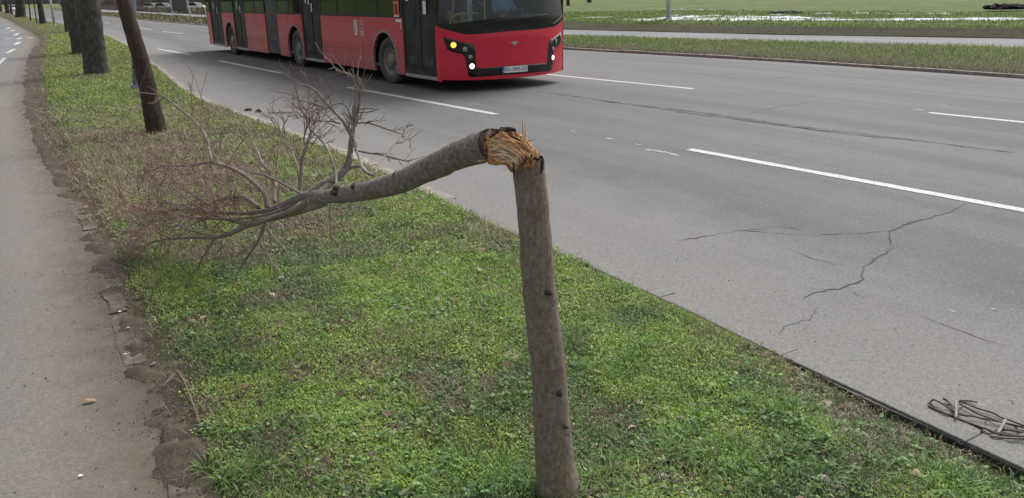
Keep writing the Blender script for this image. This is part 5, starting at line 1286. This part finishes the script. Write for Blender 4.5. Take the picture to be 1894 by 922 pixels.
def wheel(x, y, side, steer=0):
    root = empty('wheel', (x, y, .478)); root.parent = bus; root.rotation_euler = (0, 0, steer); s = side
    bm = bmesh.new(); prof = [(.30, -.14), (.40, -.145), (.455, -.135), (.478, -.10), (.478, .10), (.455, .135), (.40, .145), (.30, .14)]; n = 40; R = []
    for k_ in range(n):
        a = 2 * PI * k_ / n; R.append([bm.verts.new((r * math.cos(a), w_, r * math.sin(a))) for r, w_ in prof])
    for k_ in range(n):
        for j in range(len(prof)): bm.faces.new((R[k_][j], R[(k_ + 1) % n][j], R[(k_ + 1) % n][(j + 1) % len(prof)], R[k_][(j + 1) % len(prof)]))
    bmesh.ops.recalc_face_normals(bm, faces=bm.faces); bm_obj('tyre', bm, M['rubber'], root, True)
    bm = bmesh.new(); prof = [(.305, .115), (.285, .12), (.275, .06), (.20, .035), (.135, .05), (.13, .12), (.09, .145), (.0, .15)]; R = []
    for k_ in range(n):
        a = 2 * PI * k_ / n; R.append([bm.verts.new((r * math.cos(a), -w_ * s, r * math.sin(a))) for r, w_ in prof])
    for k_ in range(n):
        for j in range(len(prof) - 1): bm.faces.new((R[k_][j], R[(k_ + 1) % n][j], R[(k_ + 1) % n][j + 1], R[k_][j + 1]))
    bmesh.ops.remove_doubles(bm, verts=bm.verts, dist=1e-5); bmesh.ops.recalc_face_normals(bm, faces=bm.faces)
    for k_ in range(10):
        a = 2 * PI * k_ / 10; cyl(bm, (.165 * math.cos(a), -.04 * s, .165 * math.sin(a)), (.165 * math.cos(a), -.075 * s, .165 * math.sin(a)), .014, .012, 6)
    for k_ in range(10):
        a = 2 * PI * (k_ + .5) / 10; cyl(bm, (.237 * math.cos(a), -.05 * s, .237 * math.sin(a)), (.237 * math.cos(a), -.057 * s, .237 * math.sin(a)), .022, .022, 10)
    bm_obj('rim', bm, M['rim'], root, True)
A1, A2, A3 = -.60, -6.12, -12.42
for x in (A1 + .17, A2 + .1, A3 + .05):
    wheel(x, .17, 1, .10 if x > -1 else 0); wheel(x, BW - .17, -1, .10 if x > -1 else 0)
for x in (A2 + .1, A3 + .05):
    bm = bmesh.new(); cyl(bm, (x, .3, .478), (x, BW - .3, .478), .12, .12, 12); bm_obj('axle', bm, M['black'], bus)
def door(x0, x1, handles=True, near=True):
    y = .02 if near else BW - .02; root = empty('door', ((x0 + x1) / 2, y, 0)); root.parent = bus; h = (x1 - x0) / 2
    s = 1 if near else -1
    bm = bmesh.new()
    for (a, b) in ((-h, -.004), (.004, h)):
        for (p, q, z0, z1) in ((a, a + .045, ZB + .05, 2.55), (b - .045, b, ZB + .05, 2.55), (a + .045, b - .045, ZB + .05, ZB + .14), (a + .045, b - .045, 2.46, 2.55)): box(bm, p, q, -.004 * s, .035 * s, z0, z1)
    bm_obj('door_frame', bm, M['black'], root)
    for (a, b) in ((-h + .046, -.05), (.05, h - .046)):
        bm = bmesh.new(); box(bm, a, b, .008 * s, .016 * s, ZB + .14, 2.46); bm_obj('door_glass', bm, M['doorglass'], root)
        bm = bmesh.new(); zz = (a + b) / 2
        cyl(bm, (a + .06, .06 * s, .95), (b - .06, .06 * s, 1.85), .016, .016, 8); bm_obj('grab_rail', bm, M['alu'], root)
        bm = bmesh.new(); box(bm, a + .1, b - .1, .0, .006 * s, ZB + .24, ZB + .40); bm_obj('kick_plate', bm, M['dirtyglass'], root)
    bm = bmesh.new(); box(bm, -h, h, -.012 * s, .05 * s, ZB - .02, ZB + .045, .006); bm_obj('door_sill', bm, M['alu'], root)
    return root
M['dirtyglass'] = simple('road_dirt_film', (.06, .06, .06), .8, 0, .4, 5)
def sticker(x, z, w_, h_, mat, parent, name='sticker', y=-.004): 
    bm = bmesh.new(); box(bm, x, x + w_, y, y + .0035, z, z + h_); return bm_obj(name, bm, mat, parent)
# near side, front section
xpanel('side_panel', arch_outline(-1.74, .31, ZB, SILL, A1, .57), 0, .05, M['red']); archtrim(A1, .57, -.006, bus)
xpanel('side_panel', rect(-4.12, -1.755, ZB, SILL), 0, .05, M['red'])
xpanel('side_panel', arch_outline(-7.40, -5.46, ZB, SILL, A2, .58), 0, .05, M['red']); archtrim(A2, .58, -.006, bus)
xpanel('corner_post', rect(1.655, 1.735, ZB - .03, 1.21), 0, .06, M['redfront'])
xpanel('screen_pillar', rect(1.655, 1.735, 1.215, 2.95), 0, .06, M['blackgloss'])
door(.33, 1.645); door(-5.44, -4.14)
# rear section
xpanel('side_panel', rect(-10.50, -8.52, ZB, SILL), 0, .05, M['red'])
xpanel('side_panel', arch_outline(-13.20, -11.80, ZB, SILL, A3, .56), 0, .05, M['red']); archtrim(A3, .56, -.006, bus)
door(-11.78, -10.52); door(-14.72, -13.22)
xpanel('side_panel', rect(-15.25, -14.74, ZB, SILL), 0, .05, M['red'])
# windows of the near side with their black frames
def window(x0, x1, y=.0, s=1):
    fr = bmesh.new()
    for (a, b, z0, z1) in ((x0, x0 + .05, SILL + .004, 2.55), (x1 - .05, x1, SILL + .004, 2.55), (x0 + .05, x1 - .05, SILL + .004, SILL + .05), (x0 + .05, x1 - .05, 2.5, 2.55)): box(fr, a, b, min(y + .004 * s, y + .045 * s), max(y + .004 * s, y + .045 * s), z0, z1)
    w_ = bm_obj('window', fr, M['black'], bus)
    bm = bmesh.new(); box(bm, x0 + .05, x1 - .05, min(y + .010 * s, y + .018 * s), max(y + .010 * s, y + .018 * s), SILL + .05, 2.5); bm_obj('pane', bm, M['tint'], w_)
for x0, x1 in ((-.86, .31), (-1.98, -.87), (-3.05, -1.99), (-4.12, -3.06), (-6.43, -5.46), (-7.40, -6.44), (-9.5, -8.52), (-10.5, -9.51), (-13.20, -11.80), (-15.25, -14.74)): window(x0, x1)
# roof band, roof, far side, rear, floor
xpanel('roof_band', rect(-7.40, 1.735, 2.55, 2.95), 0, .06, M['red']); xpanel('roof_band', rect(-15.25, -8.52, 2.55, 2.95), 0, .06, M['red'])
def slab(name, x0, x1, y0, y1, z0, z1, mat, bev=0): bm = bmesh.new(); box(bm, x0, x1, y0, y1, z0, z1, bev); return bm_obj(name, bm, mat, bus)
slab('roof', -7.40, 1.70, .0, BW, 2.955, 3.10, M['red'], .05); slab('roof', -15.25, -8.52, .0, BW, 2.955, 3.10, M['red'], .05)
slab('roof_cap', 1.705, 2.05, .25, BW - .25, 2.955, 3.06, M['red'], .04)
for (x0, x1) in ((-7.40, 1.735), (-15.25, -8.52)):
    xs = x1 if x1 < 0 else x1
    if x1 > 0:
        xpanel('far_side_panel', arch_outline(-3.2, 1.735, ZB, SILL, A1, .57), BW - .05, BW, M['red']); xpanel('far_side_panel', arch_outline(-7.40, -3.21, ZB, SILL, A2, .58), BW - .05, BW, M['red'])
    else: xpanel('far_side_panel', arch_outline(-15.25, -8.52, ZB, SILL, A3, .56), BW - .05, BW, M['red'])
    xpanel('far_roof_band', rect(x0, x1, 2.55, 2.95), BW - .06, BW, M['red'])
    m = 6 if x1 > 0 else 4
    for k_ in range(m): window(x0 + (x1 - x0) * k_ / m + .005, x0 + (x1 - x0) * (k_ + 1) / m - .005, BW, -1)
slab('floor', -7.40, 1.62, .07, BW - .07, .33, .38, M['inter']); slab('floor', -15.2, -8.52, .07, BW - .07, .33, .38, M['inter'])
slab('underbody', -5.4, -1.3, .25, BW - .25, .22, .325, M['black']); slab('underbody', -11.6, -8.5, .25, BW - .25, .22, .325, M['black']); slab('underbody', -14.9, -13.1, .25, BW - .25, .22, .325, M['black'])
slab('rear_panel', -15.30, -15.255, .03, BW - .03, ZB, 2.95, M['red'])
slab('tow_bumper', 1.2, 1.66, .1, BW - .1, .24, .325, M['black'])
for x in (A1, A2, A3):                                                   # inner wheel housings
    for (y0, y1) in ((.36, .5), (BW - .5, BW - .36)): slab('wheel_housing', x - .6, x + .6, y0, y1, .385, 1.0, M['black'])
    for (y0, y1) in ((.055, .5), (BW - .5, BW - .055)): slab('wheel_housing', x - .6, x + .6, y0, y1, 1.055, 1.08, M['black'])
# bellows
bm = bmesh.new(); n = 11; xa, xb = -8.50, -7.42; cols = []
for k_ in range(2 * n + 1):
    x = xa + (xb - xa) * k_ / (2 * n); y = .02 if k_ % 2 else .085
    cols.append([bm.verts.new((x, y, .26)), bm.verts.new((x, y, 1.5)), bm.verts.new((x, y, 2.9)), bm.verts.new((x, BW - y, 2.9)), bm.verts.new((x, BW - y, .26))])
for k_ in range(2 * n):
    for j in range(4): bm.faces.new((cols[k_][j], cols[k_ + 1][j], cols[k_ + 1][j + 1], cols[k_][j + 1]))
bmesh.ops.recalc_face_normals(bm, faces=bm.faces); bm_obj('bellows', bm, M['bellows'], bus)
# markings on the side
logo = empty('fleet_mark', (-2.08, -.002, 1.0)); logo.parent = bus
def prism(name, poly, mat, parent, t=.003):
    bm = bmesh.new(); a = [bm.verts.new((x, -t, z)) for x, z in poly]; b = [bm.verts.new((x, 0, z)) for x, z in poly]; bm.faces.new(a); bm.faces.new(b[::-1])
    for k_ in range(len(poly)): bm.faces.new((a[k_], b[k_], b[(k_ + 1) % len(poly)], a[(k_ + 1) % len(poly)]))
    bmesh.ops.recalc_face_normals(bm, faces=bm.faces); return bm_obj(name, bm, mat, parent)
prism('stripe_shield', [(-.01, .28), (.03, .27), (.03, -.0), (.06, -.03), (.10, .0), (.10, .27), (.16, .27), (.16, -.0), (.12, -.06), (.06, -.07), (.0, -.03)], M['white'], logo)
prism('shield_bar', [(.05, .27), (.085, .27), (.085, .03), (.05, .03)], M['pinkwhite'], logo, .0035)
star = []
for k_ in range(12):
    a = PI / 2 + k_ * PI / 6; r = .085 if k_ % 2 == 0 else .052; star.append((.40 + r * math.cos(a) * 1.25, .215 + r * math.sin(a)))
inner = [(.40 + .04 * math.cos(2 * PI * k_ / 12) * 1.2, .215 + .04 * math.sin(2 * PI * k_ / 12)) for k_ in range(12)]
prism('star_emblem', star, M['pinkwhite'], logo); prism('star_centre', inner, M['redfront'], logo, .0045)
prism('text_line', [(.29, .09), (.52, .09), (.52, .115), (.29, .115)], M['pinkwhite'], logo)
for j in range(3): prism('text_line', [(.30, .05 - j * .045), (.53, .05 - j * .045), (.53, .02 - j * .045), (.30, .02 - j * .045)], M['pinkwhite'], logo)
st = sticker(-.03, SILL + .02, .23, .30, M['orange'], bus, 'orange_sticker', -.006); 
bm = bmesh.new(); box(bm, .02, .15, -.0085, -.0062, SILL + .07, SILL + .27); bm_obj('sticker_picture', bm, M['jacket'], st)
bm = bmesh.new(); box(bm, -.035, .205, -.0085, -.0062, SILL + .018, SILL + .04); bm_obj('sticker_border', bm, M['white'], st)
sticker(.02, SILL - .08, .26, .05, M['white'], bus, 'small_notice'); sticker(.22, SILL - .22, .05, .13, M['pinkwhite'], bus, 'small_notice')
sticker(1.20, 1.42, .12, .24, M['white'], bus, 'door_notice', .002); sticker(.50, 1.66, .12, .2, M['white'], bus, 'door_notice', .002)
for (x, z) in ((-4.72, 1.42), (-5.1, 1.62), (-4.9, 1.6)): sticker(x, z, .07, .20, M['white'], bus, 'door_notice', .002)
for (x, z) in ((-11.3, 1.45), (-11.0, 1.35), (-14.2, 1.45), (-13.8, 1.3)): sticker(x, z, .06, .22, M['white'], bus, 'door_notice', .002)
bm = bmesh.new(); bmesh.ops.create_uvsphere(bm, u_segments=16, v_segments=10, radius=1, matrix=Matrix.Translation((.02, -.005, .885)) @ Matrix.Diagonal((.055, .02, .035, 1))); bm_obj('side_marker', bm, M['amber_off'], bus, True)
bm = bmesh.new(); bmesh.ops.create_uvsphere(bm, u_segments=12, v_segments=8, radius=1, matrix=Matrix.Translation((.17, -.004, .52)) @ Matrix.Diagonal((.03, .012, .025, 1))); bm_obj('side_marker', bm, M['amber_off'], bus, True)
for (x, z) in ((-5.55, .32), (-1.95, .34), (-9.0, 1.03), (-8.85, .6)):
    bm = bmesh.new(); cyl(bm, (x, -.004, z), (x, .004, z), .035, .035, 12); bm_obj('flap_lock', bm, M['black'], bus)
for (x0, x1, z) in ((-4.10, -1.77, .62), (-2.9, -2.894, .0)):
    if z: bm = bmesh.new(); box(bm, x0, x1, -.0015, .0, z, z + .006); bm_obj('panel_seam', bm, M['torn'], bus)
for x in (-3.3, -2.5): bm = bmesh.new(); box(bm, x, x + .006, -.0015, .0, ZB + .01, .62); bm_obj('panel_seam', bm, M['torn'], bus)
# interior
slab('dashboard', 1.42, 1.78, 1.1, BW - .15, .9, 1.26, M['dash'], .06); slab('dashboard_low', 1.5, 1.75, .15, 1.1, .6, 1.0, M['dash'], .05)
bm = bmesh.new(); bmesh.ops.create_uvsphere(bm, u_segments=24, v_segments=12, radius=1, matrix=Matrix.Translation((1.62, 2.15, 1.24)) @ Matrix.Diagonal((.22, .42, .16, 1))); bm_obj('instrument_hood', bm, M['dash'], bus, True)
sw = empty('steering_wheel', (1.28, 2.1, 1.36)); sw.parent = bus; sw.rotation_euler = (0, math.radians(-28), 0)
T = Tubes(); ring = [Vector((.24 * math.cos(2 * PI * k_ / 32), .24 * math.sin(2 * PI * k_ / 32), 0)) for k_ in range(33)]; T.add(ring, [.016] * 33, 8, cap=False); T.build('wheel_rim', M['black'], sw)
bm = bmesh.new(); cyl(bm, (0, 0, -.02), (0, 0, .02), .07, .06, 16); [cyl(bm, (0, 0, 0), (.23 * math.cos(a), .23 * math.sin(a), 0), .014, .012, 8) for a in (0, 2.1, 4.2)]; bm_obj('hub', bm, M['black'], sw)
bm = bmesh.new(); cyl(bm, (1.30, 2.1, 1.34), (1.5, 2.1, .95), .03, .04, 12); bm_obj('steering_column', bm, M['black'], bus)
slab('driver_platform', .35, 1.4, 1.55, BW - .1, .385, .62, M['inter'], .02)
slab('cab_partition', .22, .27, 1.5, BW - .1, .62, 2.4, M['inter'])
def railp(pts, mat=None): T = Tubes(); T.add(*smooth_path([Vector(p) for p in pts], [.018] * len(pts), 5), 8); return T.build('hand_rail', mat or M['yellow'], bus)
railp([(1.45, .42, .95), (1.45, .45, 1.28), (1.43, .60, 1.40), (1.35, .95, 1.42), (1.25, 1.2, 1.40)]); railp([(1.1, .72, .4), (1.1, .72, 1.6), (1.1, .72, 2.8)]); railp([(1.25, 1.35, .4), (1.25, 1.35, 1.6), (1.25, 1.35, 2.8)])
slab('ticket_machine', 1.30, 1.42, .42, .56, 1.30, 1.48, M['binding'], .02); slab('ticket_post', 1.33, 1.40, .86, .98, .4, 2.2, M['alu'], .01)
for x in (-1.6, -2.5, -3.4, -6.8, -9.3, -10.1, -12.6):
    for y in (.5, BW - .5):
        r = empty('seat', (x, y, .38)); r.parent = bus
        bm = bmesh.new(); box(bm, -.22, .22, -.38, .38, .38, .46, .03); bm_obj('seat_cushion', bm, M['seat'], r)
        bm = bmesh.new(); box(bm, -.27, -.20, -.38, .38, .42, 1.10, .03); bm_obj('seat_back', bm, M['seat'], r)
        bm = bmesh.new(); box(bm, -.12, .12, -.06, .06, .0, .38); bm_obj('seat_leg', bm, M['alu'], r)
r = empty('driver_seat', (.72, 2.1, .62)); r.parent = bus
bm = bmesh.new(); box(bm, -.25, .25, -.25, .25, .36, .47, .04); bm_obj('seat_cushion', bm, M['seat'], r)
bm = bmesh.new(); box(bm, -.33, -.24, -.24, .24, .44, 1.2, .04); bm_obj('seat_back', bm, M['seat'], r)
bm = bmesh.new(); box(bm, -.15, .15, -.12, .12, .0, .36); bm_obj('seat_base', bm, M['black'], r)
# driver: an occupant, so a thing of its own placed in the bus
def place(root): root.matrix_world = Matrix.Translation(BO) @ Matrix.Rotation(BH, 4, 'Z') @ Matrix.Translation(root['_l']); del root['_l']
drv = empty('person'); drv['_l'] = (.70, 2.1, 0); place(drv)
body = [((0, 0, 1.17), .13), ((.02, 0, 1.35), .135), ((.03, 0, 1.55), .15), ((.03, 0, 1.70), .075), ((.04, 0, 1.76), .055),
        ((.40, -.12, 1.14), .085), ((.50, -.13, .75), .055), ((.58, -.13, .68), .045), ((.40, .12, 1.14), .085), ((.50, .13, .75), .055), ((.58, .13, .68), .045),
        ((.03, -.20, 1.62), .06), ((.16, -.27, 1.40), .047), ((.40, -.20, 1.43), .034), ((.03, .20, 1.62), .06), ((.16, .27, 1.40), .047), ((.40, .20, 1.43), .034)]
ed = [(0, 1), (1, 2), (2, 3), (3, 4), (0, 5), (5, 6), (6, 7), (0, 8), (8, 9), (9, 10), (2, 11), (11, 12), (12, 13), (2, 14), (14, 15), (15, 16)]
skinned('body', body, ed, M['skin'], drv)
skinned('trousers', [((0, 0, 1.15), .15), ((.40, -.12, 1.14), .098), ((.50, -.13, .78), .07), ((.40, .12, 1.14), .098), ((.50, .13, .78), .07)], [(0, 1), (1, 2), (0, 3), (3, 4)], M['trouser'], drv)
skinned('shirt', [((0, 0, 1.2), .165), ((.02, 0, 1.38), .165), ((.03, 0, 1.57), .17), ((.03, 0, 1.69), .085), ((.03, -.21, 1.62), .075), ((.16, -.275, 1.40), .062), ((.34, -.21, 1.425), .05), ((.03, .21, 1.62), .075), ((.16, .275, 1.40), .062), ((.34, .21, 1.425), .05)],
        [(0, 1), (1, 2), (2, 3), (2, 4), (4, 5), (5, 6), (2, 7), (7, 8), (8, 9)], M['shirt'], drv)
head(drv, M['skin'], M['hair'], (.07, 0, 1.87), 0)
hand(drv, M['skin'], (.41, -.20, 1.44), (1, .1, .1), 1); hand(drv, M['skin'], (.41, .20, 1.44), (1, -.1, .1), -1)
tag(drv, 'bus driver in a light blue shirt holding the steering wheel behind the windscreen', 'person')
pas = empty('person'); pas['_l'] = (.62, 1.22, .38); place(pas)
body = [((0, 0, .95), .12), ((0, 0, 1.2), .125), ((0, 0, 1.38), .14), ((0, 0, 1.50), .07), ((0, 0, 1.56), .055), ((0, -.1, .5), .07), ((.0, -.11, .08), .045), ((.1, -.11, .04), .035), ((0, .1, .5), .07), ((0, .11, .08), .045), ((.1, .11, .04), .035),
        ((0, -.2, 1.42), .055), ((.0, -.25, 1.15), .045), ((.08, -.24, .92), .032), ((0, .2, 1.42), .055), ((.08, .26, 1.22), .045), ((.3, .22, 1.2), .032)]
skinned('body', body, ed, M['skin'], pas)
skinned('jacket', [((0, 0, .92), .15), ((0, 0, 1.2), .155), ((0, 0, 1.40), .165), ((0, 0, 1.49), .08), ((0, -.21, 1.42), .075), ((.0, -.26, 1.15), .062), ((.07, -.245, .96), .05), ((0, .21, 1.42), .075), ((.08, .265, 1.22), .062), ((.26, .225, 1.2), .05)],
        [(0, 1), (1, 2), (2, 3), (2, 4), (4, 5), (5, 6), (2, 7), (7, 8), (8, 9)], M['jacket'], pas)
skinned('trousers', [((0, 0, .93), .14), ((0, -.1, .5), .088), ((.0, -.11, .1), .07), ((0, .1, .5), .088), ((0, .11, .1), .07)], [(0, 1), (1, 2), (0, 3), (3, 4)], M['trouser'], pas)
head(pas, M['skin'], M['hair'], (.03, 0, 1.66), .3)
hand(pas, M['skin'], (.085, -.24, .90), (.1, 0, -1), 1) if False else None
hand(pas, M['skin'], (.32, .22, 1.2), (1, .1, .05), -1); hand(pas, M['skin'], (.085, -.24, .90), (.6, .1, -.7), 1)
tag(pas, 'standing passenger in a maroon jacket behind the windscreen next to the driver', 'person')
